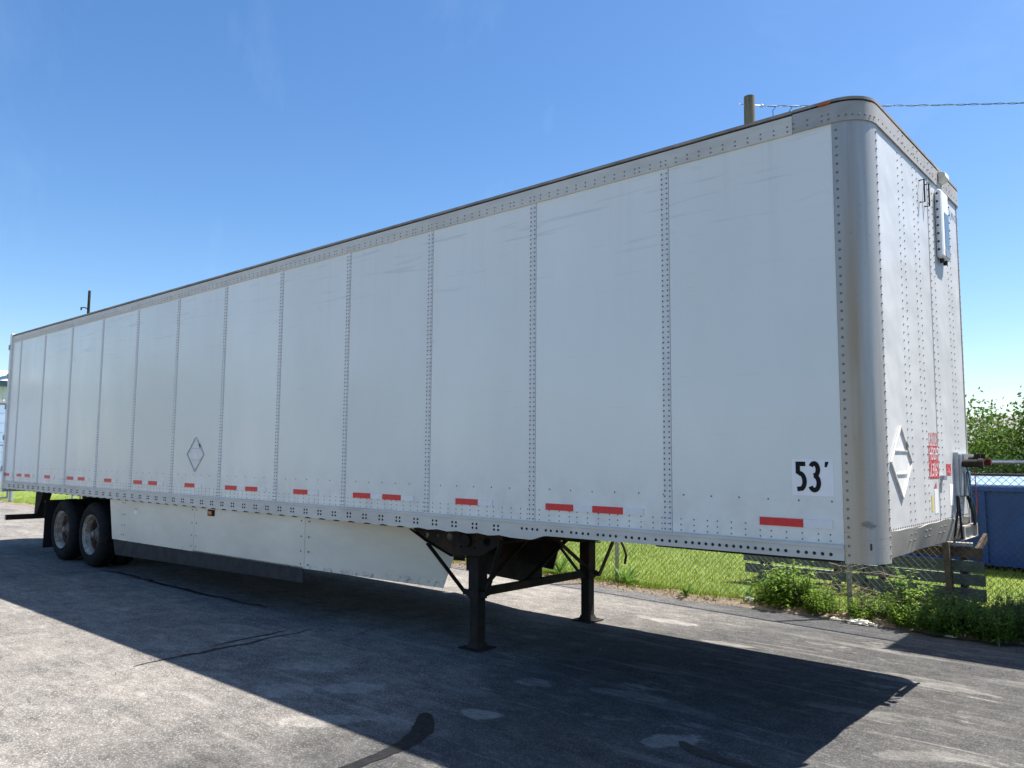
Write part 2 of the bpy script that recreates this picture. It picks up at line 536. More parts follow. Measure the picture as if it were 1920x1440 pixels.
def leaf_mat(name, a, b, sc=3.0, trans=0.35):
    t = NT(name)
    n = t.noise(sc, 3); n2 = t.noise(sc*9, 2)
    c = t.mix(t.math('ADD', t.math('MULTIPLY', t.rng(n, 0.3, 0.7), 0.6), t.math('MULTIPLY', n2, 0.4)), a, b)
    t.set(Base_Color=c, Roughness=0.6, Specular_IOR_Level=0.15)
    tr = t.n.new('ShaderNodeBsdfTranslucent')
    t.link(c, tr.inputs['Color'])
    mx = t.n.new('ShaderNodeMixShader'); mx.inputs[0].default_value = trans
    out = t.n['Material Output']
    t.link(t.bsdf.outputs[0], mx.inputs[1]); t.link(tr.outputs[0], mx.inputs[2])
    t.link(mx.outputs[0], out.inputs['Surface'])
    return t.m
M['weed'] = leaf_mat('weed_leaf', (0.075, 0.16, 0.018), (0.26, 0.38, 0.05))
M['weed2'] = leaf_mat('weed_stem_shaded_leaf', (0.05, 0.12, 0.02), (0.16, 0.26, 0.045))  # stems, and a darker leaf copy that paints shade into the shaded row
M['dock'] = leaf_mat('broad_weed_leaf', (0.10, 0.20, 0.03), (0.20, 0.33, 0.06))
M['grass'] = leaf_mat('grass_blade', (0.13, 0.205, 0.016), (0.24, 0.315, 0.030), 1.2)
M['treeleaf'] = leaf_mat('tree_leaf', (0.05, 0.10, 0.016), (0.14, 0.22, 0.04), 1.0)
M['flower'] = simple('yellow_flower', (0.70, 0.55, 0.05), 0.6, 0, 0.1, 20)
M['whiteflower'] = simple('white_flower', (0.75, 0.75, 0.70), 0.6, 0, 0.1, 20)
M['bark'] = simple('bark', (0.10, 0.08, 0.06), 0.9, 0, 0.3, 12, 0.5, 40)
M['twig'] = simple('dry_twig', (0.26, 0.20, 0.14), 0.85, 0, 0.3, 12)
M['litter'] = simple('crumpled_paper', (0.72, 0.68, 0.58), 0.7, 0, 0.1, 20)
M['clearplastic'] = simple('grey_plastic', (0.45, 0.47, 0.47), 0.25, 0, 0.2, 20)
M['deadleaf'] = simple('dead_leaf', (0.20, 0.12, 0.065), 0.85, 0, 0.5, 15)

# asphalt: old pale lot on the left, darker sealed lot on the right, stains with their own outlines
t = NT('asphalt')
x, y, z = t.sep()
big = t.noise(0.45, 5, 0.6)
mid = t.noise(2.4, 6, 0.65)
streak = t.noise(1.5, 5, 0.6, t.mapping((0.35, 2.6, 1), (0, 0, 0.18)), 0.4)
warp = t.math('MULTIPLY', t.math('SUBTRACT', big, 0.5), 5.0)
sealed = t.rng(t.math('ADD', x, warp), -4.6, -2.2, 0, 1, True)
c_old = t.mix(t.rng(mid, 0.3, 0.72), (0.24, 0.219, 0.195), (0.13, 0.121, 0.110))
c_new = t.mix(t.rng(mid, 0.3, 0.72), (0.086, 0.084, 0.081), (0.050, 0.049, 0.048))
base = t.mix(sealed, c_old, c_new)
# pale worn streaks
base = t.mix(t.math('MULTIPLY', t.rng(streak, 0.54, 0.68), 0.32), base, (0.33, 0.31, 0.28))
# ragged pale worn patches
rag = t.noise(1.5, 9, 0.74, t.mapping((0.7, 1.5, 1), (0, 0, 0.1), (3, 9, 0)))
base = t.mix(t.math('MULTIPLY', t.rng(rag, 0.575, 0.64), 0.38), base, (0.37, 0.35, 0.315))
# dark blotches
blot = t.noise(0.9, 5, 0.62, t.mapping((1, 1, 1), (0, 0, 0.5), (7, 3, 0)))
base = t.mix(t.math('MULTIPLY', t.rng(blot, 0.5, 0.68), 0.6), base, (0.075, 0.075, 0.076))
# resurfaced dark strip beside the grass
strip = t.math('MULTIPLY', t.rng(t.math('ADD', y, t.math('MULTIPLY', t.math('ADD', x, 4.9), 0.0857)), 3.66, 3.70), 0.55)
base = t.mix(strip, base, (0.10, 0.10, 0.102))
# dried puddle stains: irregular ellipses
SN = t.noise(4.0, 9, 0.72)
def stain(cx, cy, rx, ry, rot, k, colr=(0.36, 0.34, 0.31)):
    global base
    v = t.mapping((1, 1, 1), (0, 0, 0), (-cx, -cy, 0))
    v = t.mapping((1/rx, 1/ry, 0), (0, 0, 0), (0, 0, 0), t.mapping((1, 1, 1), (0, 0, -rot), (0, 0, 0), v))
    ln = t.n.new('ShaderNodeVectorMath'); ln.operation = 'LENGTH'; t.link(v, ln.inputs[0])
    d = t.math('ADD', ln.outputs['Value'], t.math('MULTIPLY', t.math('SUBTRACT', SN, 0.5), 2.2))
    f = t.math('MULTIPLY', t.rng(d, 1.0, 0.75, 0, 1, True), k)
    base = t.mix(f, base, colr)
for s_ in [(-2.40, -0.94, .17, .10, 0.4, .45), (-3.55, -1.15, .30, .16, 0.8, .45), (-3.9, -1.55, .30, .20, 0.2, .40),
           (-4.3, -1.0, .34, .17, 0.6, .35), (-2.65, -0.10, .20, .12, 0.3, .35), (-1.15, -0.48, .22, .13, 1.0, .45),
           (-5.6, -0.7, .5, .06, 0.55, .35), (-8.3, -1.1, .5, .13, 0.2, .3), (-1.9, 0.15, .35, .10, 0.2, .25),
           (-3.1, -1.75, .35, .12, 0.9, .4), (-0.5, 0.9, .35, .09, 0.1, .2), (0.1, 0.3, .3, .10, 0.7, .2),
           (-3.05, 2.75, .45, .10, 0.0, .55), (-2.1, 2.2, .30, .07, 0.1, .4), (-0.2, 2.0, .5, .08, 0.05, .35)]:
    stain(*s_)
# aggregate: pale and dark stones
agg = t.voronoi(125, 'Color')
AGS = t.rng(sealed, 0, 1, 0.42, 0.13)
mott = t.noise(7.5, 6, 0.7, t.mapping((0.7, 1.3, 1)))
base = t.mix(1.0, base, t.rng(mott, 0.3, 0.72, 0.62, 1.32), 'MULTIPLY')
lin = t.noise(2.6, 5, 0.62, t.mapping((0.22, 3.4, 1), (0, 0, 1.25), (4, 2, 0)), 0.3)
base = t.mix(t.math('MULTIPLY', t.rng(lin, 0.60, 0.68), 0.25), base, (0.40, 0.375, 0.34))
lin2 = t.noise(2.0, 5, 0.62, t.mapping((0.2, 3.0, 1), (0, 0, -0.25), (1, 6, 0)), 0.3)
base = t.mix(t.math('MULTIPLY', t.rng(lin2, 0.58, 0.68), 0.35), base, (0.075, 0.074, 0.073))
ax, ay, az_ = t.sep(agg)
fine = t.noise(260, 2, 0.6)
base = t.mix(t.math('MULTIPLY', t.rng(ax, 0.66, 0.95), AGS), base, (0.58, 0.55, 0.505))
base = t.mix(t.math('MULTIPLY', t.rng(ay, 0.66, 1.0), AGS), base, (0.05, 0.05, 0.05))
sp = t.noise(34, 4, 0.75)
base = t.mix(1.0, base, t.rng(sp, 0.25, 0.75, 0.84, 1.16), 'MULTIPLY')
# fine cracks
vc = t.voronoi(0.75, 'Distance', t.mapping((1, 1, 0), (0, 0, 0.3), (2, 1, 0), None), 'DISTANCE_TO_EDGE')
nz = t.n.new('ShaderNodeTexNoise'); nz.inputs['Scale'].default_value = 2.2; nz.inputs['Detail'].default_value = 6
t.link(t.pos, nz.inputs['Vector'])
vadd = t.n.new('ShaderNodeVectorMath'); vadd.operation = 'ADD'
vsc = t.n.new('ShaderNodeVectorMath'); vsc.operation = 'SCALE'; vsc.inputs['Scale'].default_value = 0.55
t.link(nz.outputs['Color'], vsc.inputs[0]); t.link(vsc.outputs[0], vadd.inputs[0]); t.link(t.pos, vadd.inputs[1])
crk = t.voronoi(0.42, 'Distance', t.mapping((1, 1, 0), (0, 0, 0.5), (3, 1, 0), vadd.outputs[0]), 'DISTANCE_TO_EDGE')
crm = t.math('MULTIPLY', t.rng(crk, 0.0035, 0.0012), t.rng(big, 0.42, 0.55))
base = t.mix(t.math('MULTIPLY', crm, 0.35), base, (0.035, 0.034, 0.033))
t.bump(t.math('ADD', t.math('MULTIPLY', ax, 0.8), t.math('MULTIPLY', sp, 0.9)), 0.7, 0.009)
t.set(Base_Color=base, Roughness=0.95, Specular_IOR_Level=0.08)
M['asphalt'] = t.m
t = NT('lawn_ground')
n1 = t.noise(1.1, 5, 0.6); n2 = t.noise(40, 4, 0.7)
c = t.mix(t.rng(n1, 0.3, 0.7), (0.11, 0.165, 0.016), (0.185, 0.24, 0.026))
c = t.mix(t.rng(n2, 0.45, 0.7), c, (0.09, 0.13, 0.015))
c = t.mix(t.math('MULTIPLY', t.rng(t.noise(0.55, 5, 0.6), 0.5, 0.7), 0.5), c, (0.27, 0.25, 0.07))
t.set(Base_Color=c, Roughness=0.9); t.bump(n2, 0.8, 0.03)
M['lawn'] = t.m
t = NT('dirt')
n1 = t.noise(6, 6, 0.7); n2 = t.noise(55, 3, 0.7)
c = t.mix(t.rng(n1, 0.3, 0.7), (0.13, 0.095, 0.065), (0.23, 0.18, 0.125))
c = t.mix(t.rng(n2, 0.55, 0.7), c, (0.35, 0.31, 0.25))
t.set(Base_Color=c, Roughness=0.95); t.bump(n1, 0.8, 0.03)
M['dirt'] = t.m
t = NT('far_ground')
n1 = t.noise(0.06, 5)
t.set(Base_Color=t.mix(t.rng(n1, 0.3, 0.7), (0.09, 0.13, 0.03), (0.15, 0.17, 0.06)), Roughness=0.95)
M['far'] = t.m

# ------------------------------------------------------------------ ground
def fenceY(x): return 4.15 - 0.0857*x
def edgeY(x):
    e = 4.12 + 0.012*max(0, -x-3) + 0.05*math.sin(x*2.3) + 0.035*math.sin(x*6.1+1) + 0.02*math.sin(x*13+2)
    return e
me = MB(); me.add([(-900,-900,-.03),(900,-900,-.03),(900,900,-.03),(-900,900,-.03)], [(0,1,2,3)])
struct(me.build('ground', M['far']))
xs = [40 - 0.15*i for i in range(int(120/0.15)+1)]
b = MB()
for i, xx in enumerate(xs):
    b.v += [(xx, -60, 0.0), (xx, edgeY(xx) if xx > -55 else 30.0, 0.0)]
    if i: b.f.append((2*i-2, 2*i-1, 2*i+1, 2*i))
ASPH = struct(b.build('asphalt_lot', M['asphalt']))
# dirt verge and lawn, slightly domed above the lot edge
b = MB()
xs2 = [x_ for x_ in xs if -54.9 < x_ < 30]
for i, xx in enumerate(xs2):
    e = edgeY(xx)
    hump = 0.015*math.sin(xx*3.1) + 0.012*math.sin(xx*7.7+.5)
    b.v += [(xx, e-0.05, -0.012), (xx, e+0.06, 0.028+hump*.5), (xx, e+0.28, 0.03+hump), (xx, e+0.6, 0.0)]
    if i:
        for k in range(3):
            b.f.append((4*i-4+k, 4*i-4+k+1, 4*i+k+1, 4*i+k))
struct(b.build('dirt_verge', M['dirt'], smooth=True))
b = MB()
ys2 = [0.26, 0.6, 1.2, 2.5, 5, 9, 16, 30, 60, 140]
for i, xx in enumerate(xs2):
    e = edgeY(xx)
    for k, dy in enumerate(ys2):
        b.v.append((xx, e+dy + (0.09*math.sin(xx*4.3)+0.06*math.sin(xx*9.7) if k == 0 else 0), 0.022 + (0.012 if k else 0)))
    if i:
        n_ = len(ys2)
        for k in range(n_-1):
            b.f.append((n_*(i-1)+k, n_*(i-1)+k+1, n_*i+k+1, n_*i+k))
struct(b.build('lawn', M['lawn'], smooth=True))

def blades(name, pts, h0, h1, w, mat):
    n = len(pts)
    ang = RNG.uniform(0, 2*np.pi, n); h = RNG.uniform(h0, h1, n); lean = RNG.uniform(0.1, 0.7, n)*h
    la = RNG.uniform(0, 2*np.pi, n)
    d = np.stack([np.cos(ang), np.sin(ang), np.zeros(n)], 1)*(w/2)
    tip = pts + np.stack([np.cos(la)*lean, np.sin(la)*lean, h], 1)
    V = np.empty((n*3, 3)); V[0::3] = pts - d; V[1::3] = pts + d; V[2::3] = tip
    F = np.arange(n*3).reshape(-1, 3)
    return np_mesh(name, V, F)
def grass_pts(n, x0, x1, d0, d1, bias=1.0):
    x_ = RNG.uniform(x0, x1, n)
    e = np.array([edgeY(q) for q in x_])
    y_ = e + d0 + (d1-d0)*RNG.uniform(0, 1, n)**bias
    return np.stack([x_, y_, np.full(n, 0.028)], 1)
P = np.concatenate([grass_pts(80000, -12, 1.5, 0.25, 6.5, 1.5), grass_pts(14000, -12, 2, 5, 14, 1.3),
                    grass_pts(2600, -9, 1, 0.05, 0.4), grass_pts(26000, -34, -12, 0.2, 7, 1.5), grass_pts(9000, -50, -34, 0.2, 8, 1.5)])
o = put('lawn_grass', blades('lawn_grass', P, 0.03, 0.075, 0.009, M['grass']), M['grass'])
o['label'] = 'bright green mown grass behind the chain link fence'; o['category'] = 'grass'
stuff(o)
# dead leaves and crumbs on the verge
n = 2600
x_ = RNG.uniform(-9, 2, n); e = np.array([edgeY(q) for q in x_])
y_ = e + RNG.normal(0.09, 0.10, n)
pts = np.stack([x_, y_, np.full(n, 0.036) + RNG.uniform(0, 0.03, n)], 1)
a1 = RNG.normal(0, 1, (n, 3)); a1[:, 2] *= 0.4; a1 /= np.linalg.norm(a1, axis=1)[:, None]
a2 = RNG.normal(0, 1, (n, 3)); a2[:, 2] *= 0.4; a2 /= np.linalg.norm(a2, axis=1)[:, None]
s_ = RNG.uniform(0.008, 0.026, n)[:, None]
V = np.empty((n*4, 3)); V[0::4] = pts-a1*s_; V[1::4] = pts+a2*s_*.5; V[2::4] = pts+a1*s_; V[3::4] = pts-a2*s_*.5
o = put('leaf_litter', np_mesh('leaf_litter', V, np.arange(n*4).reshape(-1, 4)), M['deadleaf'])
o['label'] = 'brown dead leaves along the asphalt edge'; o['category'] = 'leaves'
stuff(o)

# tar seals and sealed cracks, thin sheets on the lot
def ribbon(name, pts, ws, z=0.004, jag=0.15, step=0.03):
    pts = [Vector((p[0], p[1], 0)) for p in pts]
    P_, W_ = [], []
    for i in range(len(pts)-1):
        L = (pts[i+1]-pts[i]).length; k = max(1, int(L/step))
        for j in range(k):
            P_.append(pts[i].lerp(pts[i+1], j/k)); W_.append(ws[i]+(ws[i+1]-ws[i])*j/k)
    P_.append(pts[-1]); W_.append(ws[-1])
    b = MB()
    for i, p in enumerate(P_):
        d = (P_[min(i+1, len(P_)-1)]-P_[max(0, i-1)]).normalized()
        nrm = Vector((-d.y, d.x, 0))
        w1 = W_[i]/2*(1+random.uniform(-jag, jag)); w2 = W_[i]/2*(1+random.uniform(-jag, jag))
        b.v += [tuple(p+nrm*w1+Vector((0,0,z))), tuple(p-nrm*w2+Vector((0,0,z)))]
        if i: b.f.append((2*i-2, 2*i-1, 2*i+1, 2*i))
    o = b.build(name, M['tar'], ASPH)
    return o
ribbon('tar_patch', [(-2.70,-1.19),(-2.66,-1.23),(-2.59,-1.29),(-2.52,-1.36),(-2.45,-1.45),(-2.395,-1.55),(-2.36,-1.63),(-2.335,-1.72),(-2.315,-1.87),(-2.305,-2.02),(-2.296,-2.2),(-2.307,-2.4)],
       [.05,.10,.13,.14,.15,.14,.13,.12,.10,.09,.08,.07], 0.004, .12)
ribbon('tar_patch', [(-1.10,-.47),(-1.06,-.50),(-.97,-.548),(-.90,-.57),(-.828,-.585),(-.687,-.592),(-.512,-.58),(-.35,-.56)], [.03,.07,.09,.09,.085,.075,.06,.03], 0.004, .12)
def wob(p0, p1, n, amp):
    out = []
    for i in range(n+1):
        f = i/n
        p = Vector((p0[0]+(p1[0]-p0[0])*f, p0[1]+(p1[1]-p0[1])*f))
        out.append((p.x+random.uniform(-amp, amp), p.y+random.uniform(-amp, amp)))
    return out
ribbon('sealed_crack', wob((-5.40,-2.0), (-5.53,-.2), 12, .035), [.012,.02,.03,.05,.045,.05,.04,.045,.04,.03,.025,.02,.012], .004, .4)
ribbon('sealed_crack', wob((-5.62,-1.25), (-5.70,-.35), 8, .025), [.01,.02,.03,.03,.035,.03,.03,.02,.01], .004, .4)
ribbon('sealed_crack', wob((-11.4,.10), (-6.9,.15), 22, .05), [.03]+[.07]*21+[.02], .004, .4)
ribbon('sealed_crack', wob((-4.75,-3.6), (-5.40,-2.0), 18, .06), [.003]*19, .004, .5)
ribbon('sealed_crack', wob((-8.0,-2.6), (-6.5,-2.75), 12, .05), [.007]*13, .004, .4)

# ------------------------------------------------------------------ the trailer
TR = thing('semi_trailer', 'long white riveted box semi-trailer parked on its landing legs', 'trailer', (-8.0, 1.295, 0))
L, W = 16.15, 2.59
S = [-0.2075, -1.4116] + [-1.4116-1.2825*i for i in range(1, 12)]     # seam positions, last is the rear short panel
XR = -16.05
ZB, ZT, ZTOP = 1.262, 3.958, 4.085
# inner liner behind the panel gaps, floor, roof
b = MB()
b.box(XR, -0.25, 0.022, 0.04, 1.20, 4.06); b.box(XR, -0.25, W-0.04, W-0.022, 1.20, 4.06)
b.box(-0.045, -0.025, 0.25, W-0.25, 1.342, 4.06)
b.build('inner_liner', M['gap'], TR)
MBf = MB(); MBf.box(XR, -0.06, 0.042, W-0.042, 1.235, 1.275); MBf.build('floor_deck', M['wood_brown'], TR)
# side panels
def panel_mesh(w):
    b = MB(); b.box(-w, 0, 0, 0.02, ZB-0.02, ZT+0.02)
    return b.mesh('side_panel')
pm = panel_mesh(1.2825-0.004)
for side in (0, 1):
    yy = 0.0 if side == 0 else W-0.02
    for i in range(13):
        x1 = S[i]; x0 = S[i+1] if i < 12 else XR
        me_ = pm if 1 <= i < 12 else panel_mesh(x1-x0-0.004)
        put('side_panel', me_, M['paint'], TR, loc=(x1-0.004+0.002, yy, 0))
# seam strips
b = MB(); b.box(-0.066, -0.0035, -0.0035, 0.0005, ZB-0.02, ZT+0.02)
sm = b.mesh('seam_strip')
b = MB(); b.box(-0.066, -0.0035, 0, 0.004, ZB-0.02, ZT+0.02)
sm2 = b.mesh('seam_strip')
for i in range(1, 13):
    put('seam_strip', sm, M['strip'], TR, loc=(S[i], 0, 0))
    put('seam_strip', sm2, M['strip'], TR, loc=(S[i], W-0.0005, 0))
# bottom rails with a notch near the front; profile in x,z
def rail_outline():
    pts = [(XR, ZB), (S[0], ZB), (S[0], 1.165), (-1.32, 1.160), (-2.55, 1.152)]
    for k in range(1, 9):
        f = k/8
        pts.append((-2.55-0.20*f, 1.152 - 0.042*(0.5-0.5*math.cos(math.pi*f))))
    x_ = -2.95
    while x_ > XR+0.1:
        pts += [(x_, 1.112), (x_-0.04, 1.116), (x_-0.13, 1.124), (x_-0.18, 1.118)]
        x_ -= 0.2565
    pts.append((XR, 1.118))
    return pts
for yy, nm in ((-0.009, 0), (W+0.009, 1)):
    r = plate2d('bottom_rail', rail_outline(), [], 0.018, M['alu'], TR, 'y', yy)
    s_ = -1 if nm == 0 else 1
    b = MB()
    yo = -0.018 if nm == 0 else W+0.018
    b.box(XR, S[0]-0.002, min(yo, yo+s_*0.006), max(yo, yo+s_*0.006), 1.238, 1.2585)
    b.build('rail_lip', M['alu'], r, bev=0.002)
# crossmembers
b = MB(); b.box(-0.004, 0.004, 0.03, W-0.03, 1.125, 1.225); b.box(-0.03, 0.03, 0.03, W-0.03, 1.115, 1.123); b.box(-0.04, 0.04, 0.004, 0.03, 1.107, 1.22); b.box(-0.04, 0.04, W-0.03, W-0.004, 1.107, 1.22)
cm = b.mesh('crossmember')
CX = []
x_ = -3.113
while x_ > XR+0.15:
    CX.append(x_); x_ -= 0.2565
for x_ in CX:
    put('crossmember', cm, M['chassis'], TR, loc=(x_, 0, 0))
# upper coupler plate at the nose and its sill edge
b = MB(); b.box(-2.7, -0.12, 0.06, W-0.06, 1.150, 1.19); b.build('coupler_plate', M['chassis'], TR)
b = MB(); b.box(-1.55, -0.25, 0.0, 0.06, 1.147, 1.1585); b.build('sill_edge', M['chassis'], TR)
b = MB(); b.cyl((-0.95, W/2, 1.149), (-0.95, W/2, 1.06), 0.045, n=16); b.cyl((-0.95, W/2, 1.06), (-0.95, W/2, 1.045), 0.06, n=16)
b.build('kingpin', M['chassis'], TR)

# rounded frame path around the nose: list of (x,y,nx,ny)
def nose_path(off, n=10):
    R_ = 0.2
    pts = []
    for k in range(n+1):
        a = math.pi/2*k/n
        pts.append((-R_ + (R_+off)*math.sin(a), R_ - (R_+off)*math.cos(a)))
    return pts
def corner_solid(b, off_in, off_out, z0, z1, x_start=None, y_end=None, far=False):
    inn, out = nose_path(off_in), nose_path(off_out)
    if x_start is not None:
        inn = [(x_start, -off_in)] + inn; out = [(x_start, -off_out)] + out
    if y_end is not None:
        inn = inn + [(off_in, y_end)]; out = out + [(off_out, y_end)]
    if far:
        inn = [(p[0], W-p[1]) for p in inn]; out = [(p[0], W-p[1]) for p in out]
    n = len(inn)
    v = [(p[0], p[1], z0) for p in inn] + [(p[0], p[1], z0) for p in out] + [(p[0], p[1], z1) for p in inn] + [(p[0], p[1], z1) for p in out]
    f = []
    for i in range(n-1):
        f += [(i, i+1, 2*n+i+1, 2*n+i), (n+i, 3*n+i, 3*n+i+1, n+i+1), (i, n+i, n+i+1, i+1), (2*n+i, 2*n+i+1, 3*n+i+1, 3*n+i)]
    f += [(0, 2*n, 3*n, n), (n-1, 2*n-1, 4*n-1, 3*n-1)]
    b.add(v, f)
for far in (False, True):
    b = MB(); corner_solid(b, -0.02, 0.005, 1.150, ZT+0.004, x_start=S[0]+0.001, y_end=0.205, far=far)
    b.build('corner_post', M['corner'], TR, smooth=True,
            label='brown-stained rounded metal corner post' if not far else None)
# front sheets (two sheets meeting at a seam), lower and upper front rails
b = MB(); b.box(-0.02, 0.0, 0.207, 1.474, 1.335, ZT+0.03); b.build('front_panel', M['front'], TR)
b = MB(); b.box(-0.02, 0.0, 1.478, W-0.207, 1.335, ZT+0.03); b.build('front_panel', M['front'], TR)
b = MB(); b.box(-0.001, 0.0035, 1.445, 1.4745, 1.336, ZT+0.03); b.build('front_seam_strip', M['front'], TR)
b = MB()
prof = [(0.205, 1.168)]; topz = []
N_ = 40
ys_ = [0.207 + (W-0.414)*k/N_ for k in range(N_+1)]
for k, q in enumerate(ys_):
    zt_ = 1.338 + 0.006*math.sin(q*5+.4) + 0.004*math.sin(q*13)
    xb = -0.034 + 0.007*math.sin(q*4.2)+0.005*math.sin(q*11)
    b.v += [(-0.06, q, 1.166), (xb, q, 1.166), (xb*.5+0.004, q, 1.25), (0.007, q, zt_), (-0.03, q, zt_)]
    if k:
        for j in range(4):
            b.f.append((5*k-5+j, 5*k-5+j+1, 5*k+j+1, 5*k+j))
b.f += [(0,1,2,3,4), tuple(5*N_+j for j in (4,3,2,1,0))]
for k in range(1, N_+1):
    b.f.append((5*k-5+4, 5*k-5, 5*k, 5*k+4))
b.build('front_lower_rail', M['alu2'], TR, smooth=True)
# top rails along both sides and round the nose
for far in (False, True):
    y0, y1 = (-0.012, 0.012) if not far else (W-0.012, W+0.012)
    b = MB(); b.box(XR, -0.462, y0, y1, ZT, ZTOP)
    b.build('top_rail', M['alu'], TR, bev=0.002)
    b = MB(); corner_solid(b, -0.012, 0.014, ZT+0.004, ZTOP+0.004, x_start=-0.459, y_end=0.75, far=far)
    b.build('nose_rail', M['alu2'], TR, smooth=True)
b = MB(); b.box(-0.012, 0.0125, 0.752, W-0.752, ZT+0.004, ZTOP+0.004); b.build('front_top_rail', M['alu2'], TR)
# roof sheet with dark overhanging lip, recessed gap below it
b = MB(); b.box(XR, -0.462, 0.0, W, ZTOP, ZTOP+0.012)
corner_solid(b, -0.03, 0.004, ZTOP+0.004, ZTOP+0.016, x_start=-0.46, y_end=W/2)
corner_solid(b, -0.03, 0.004, ZTOP+0.004, ZTOP+0.016, x_start=-0.46, y_end=W/2, far=True)
b.build('roof_gap', M['gap'], TR)
b = MB(); b.box(XR, -0.46, -0.018, W+0.018, ZTOP+0.012, ZTOP+0.034)
b.build('roof_lip', M['roof'], TR, bev=0.004)
b = MB(); corner_solid(b, -0.05, 0.016, ZTOP+0.016, ZTOP+0.034, x_start=-0.458, y_end=W/2)
corner_solid(b, -0.05, 0.016, ZTOP+0.016, ZTOP+0.034, x_start=-0.458, y_end=W/2, far=True)
b.build('nose_lip', M['roof'], TR, smooth=True)
pf = nose_path(-0.03)
out = [(XR, 0.03)] + pf + [(p[0], W-p[1]) for p in reversed(pf)] + [(XR, W-0.03)]
b = MB(); b.prism(out, 'z', ZTOP+0.013, ZTOP+0.040); b.build('roof_sheet', M['rooftop'], TR)
# rear frame and doors
b = MB()
b.box(-16.15, XR+0.002, -0.03, 0.09, 1.055, 4.14); b.box(-16.15, XR+0.002, W-0.09, W+0.03, 1.055, 4.14)
b.box(-16.15, XR+0.002, 0.0901, W-0.0901, 3.98, 4.139); b.box(-16.15, XR+0.002, 0.0901, W-0.0901, 1.056, 1.26)
rf = b.build('rear_frame', M['strip'], TR, bev=0.004)
for k in range(2):
    y0 = 0.095 if k == 0 else W/2+0.005
    b = MB(); b.box(-16.14, -16.09, y0, y0+W/2-0.10, 1.265, 3.975); d = b.build('rear_door', M['paint'], TR)
    b = MB()
    for q in (0.35, 0.75):
        b.cyl((-16.165, y0+q*1.1, 1.2), (-16.165, y0+q*1.1, 4.0), 0.016, n=8)
    b.build('lock_rod', M['galv'], d)
for zz in (1.5, 2.1, 2.7, 3.3, 3.87):
    b = MB(); b.box(-16.17, -16.12, -0.045, -0.031, zz-0.05, zz+0.05); b.build('door_hinge', M['galv'], rf)

# rivets: real domes, far too many and small to be parts of their own
rv = MB(); rb = MB(); rt_ = MB()
for i in range(1, 13):
    for dx in (0.0577, 0.0157):
        z_ = ZB+0.018
        while z_ < ZT-0.02:
            rv.rivet((S[i]-dx+random.uniform(-.001,.001), -0.0035, z_), (0,-1,0), 0.0078, 0.006); z_ += 0.0388
for i in range(13):
    x1 = S[i]; x0 = (S[i+1]-0.066) if i < 12 else XR
    x_ = x1-0.085; k = 0
    while x_ > x0+0.03:
        for z_ in (1.357, 1.317, 1.279):
            rv.rivet((x_, 0, z_), (0,-1,0), 0.0062, 0.005)
        x_ -= 0.103 if (k % 4) else 0.075
        k += 1
    x_ = x1-0.07
    while x_ > x0+0.05:
        rv.rivet((x_, 0, 1.526+random.uniform(-.003,.003)), (0,-1,0), 0.007, 0.006); x_ -= random.choice((.205,.21,.215))
    x_ = x1-0.015; k = 0
    while x_ > (S[i+1] if i < 12 else XR):
        if x_ < -0.47:
            for z_ in (4.014, 3.982): rt_.rivet((x_, -0.012, z_), (0,-1,0), 0.0072, 0.006)
        else:
            for z_ in (4.024, 3.990): rt_.rivet((x_, -0.014, z_), (0,-1,0), 0.0072, 0.006)
        x_ -= 0.0425 if k in (0, 3) else 0.094; k += 1
z_ = 1.20
while z_ < 3.95:
    rv.rivet((S[0]+0.027, -0.005, z_), (0,-1,0), 0.0085, 0.007)
    rv.rivet((XR+0.03, -0.0, z_), (0,-1,0), 0.006, 0.005)
    rv.rivet((0.005, 0.192, z_), (1,0,0), 0.0085, 0.007)
    rv.rivet((0.005, W-0.192, z_), (1,0,0), 0.006, 0.003)
    z_ += 0.0565
for Yc in (0.675, 0.78, 1.05, 1.155, 1.46, 1.58, 2.007, 2.112):
    z_ = 1.39
    while z_ < 3.95:
        rv.rivet((0.0 if Yc != 1.46 else 0.0035, Yc, z_), (1,0,0), 0.0075, 0.006); z_ += 0.055
    for z_ in (1.295, 1.250): rv.rivet((0.0-0.012*(1.31-z_)/0.06, Yc, z_), (1,0,0), 0.010, 0.012)
    for z_ in (4.02, 4.072): rt_.rivet((0.014, Yc, z_), (1,0,0), 0.007, 0.005)
y_ = 0.23
while y_ < 2.37:
    rv.rivet((0.0, y_, 1.352), (1,0,0), 0.008, 0.006); y_ += 0.05
y_ = 0.23
while y_ < 2.37:
    rt_.rivet((0.014, y_, 4.005), (1,0,0), 0.007, 0.005); y_ += 0.085
for k in range(1, 8):
    a = math.pi/2*k/8
    rt_.rivet((-.2+.214*math.sin(a), .2-.214*math.cos(a), 3.998), (math.sin(a), -math.cos(a), 0), 0.007, 0.006)
stuff(rv.build('wall_rivets', M['rivet'], TR)); stuff(rt_.build('rail_rivets', M['rivet'], TR))
# bottom rail bolts
for x_ in CX:
    for dx in (-0.024, 0.024):
        for dz in (-0.017, 0.017):
            rb.rivet((x_+dx, -0.018, 1.183+dz), (0,-1,0), 0.0125, 0.008)
x_ = -1.456
for g in range(6):
    for dx in (-0.083, -0.031, 0.031, 0.083):
        rb.rivet((x_+dx, -0.018, 1.197), (0,-1,0), 0.0125, 0.008)
    x_ -= 0.2565
x_ = -1.295
while x_ < -0.25:
    rb.rivet((x_, -0.018, 1.198), (0,-1,0), 0.0125, 0.008); x_ += 0.0515 if abs(x_+0.56) > .02 else 0.081
stuff(rb.build('rail_bolts', M['bolt'], TR))

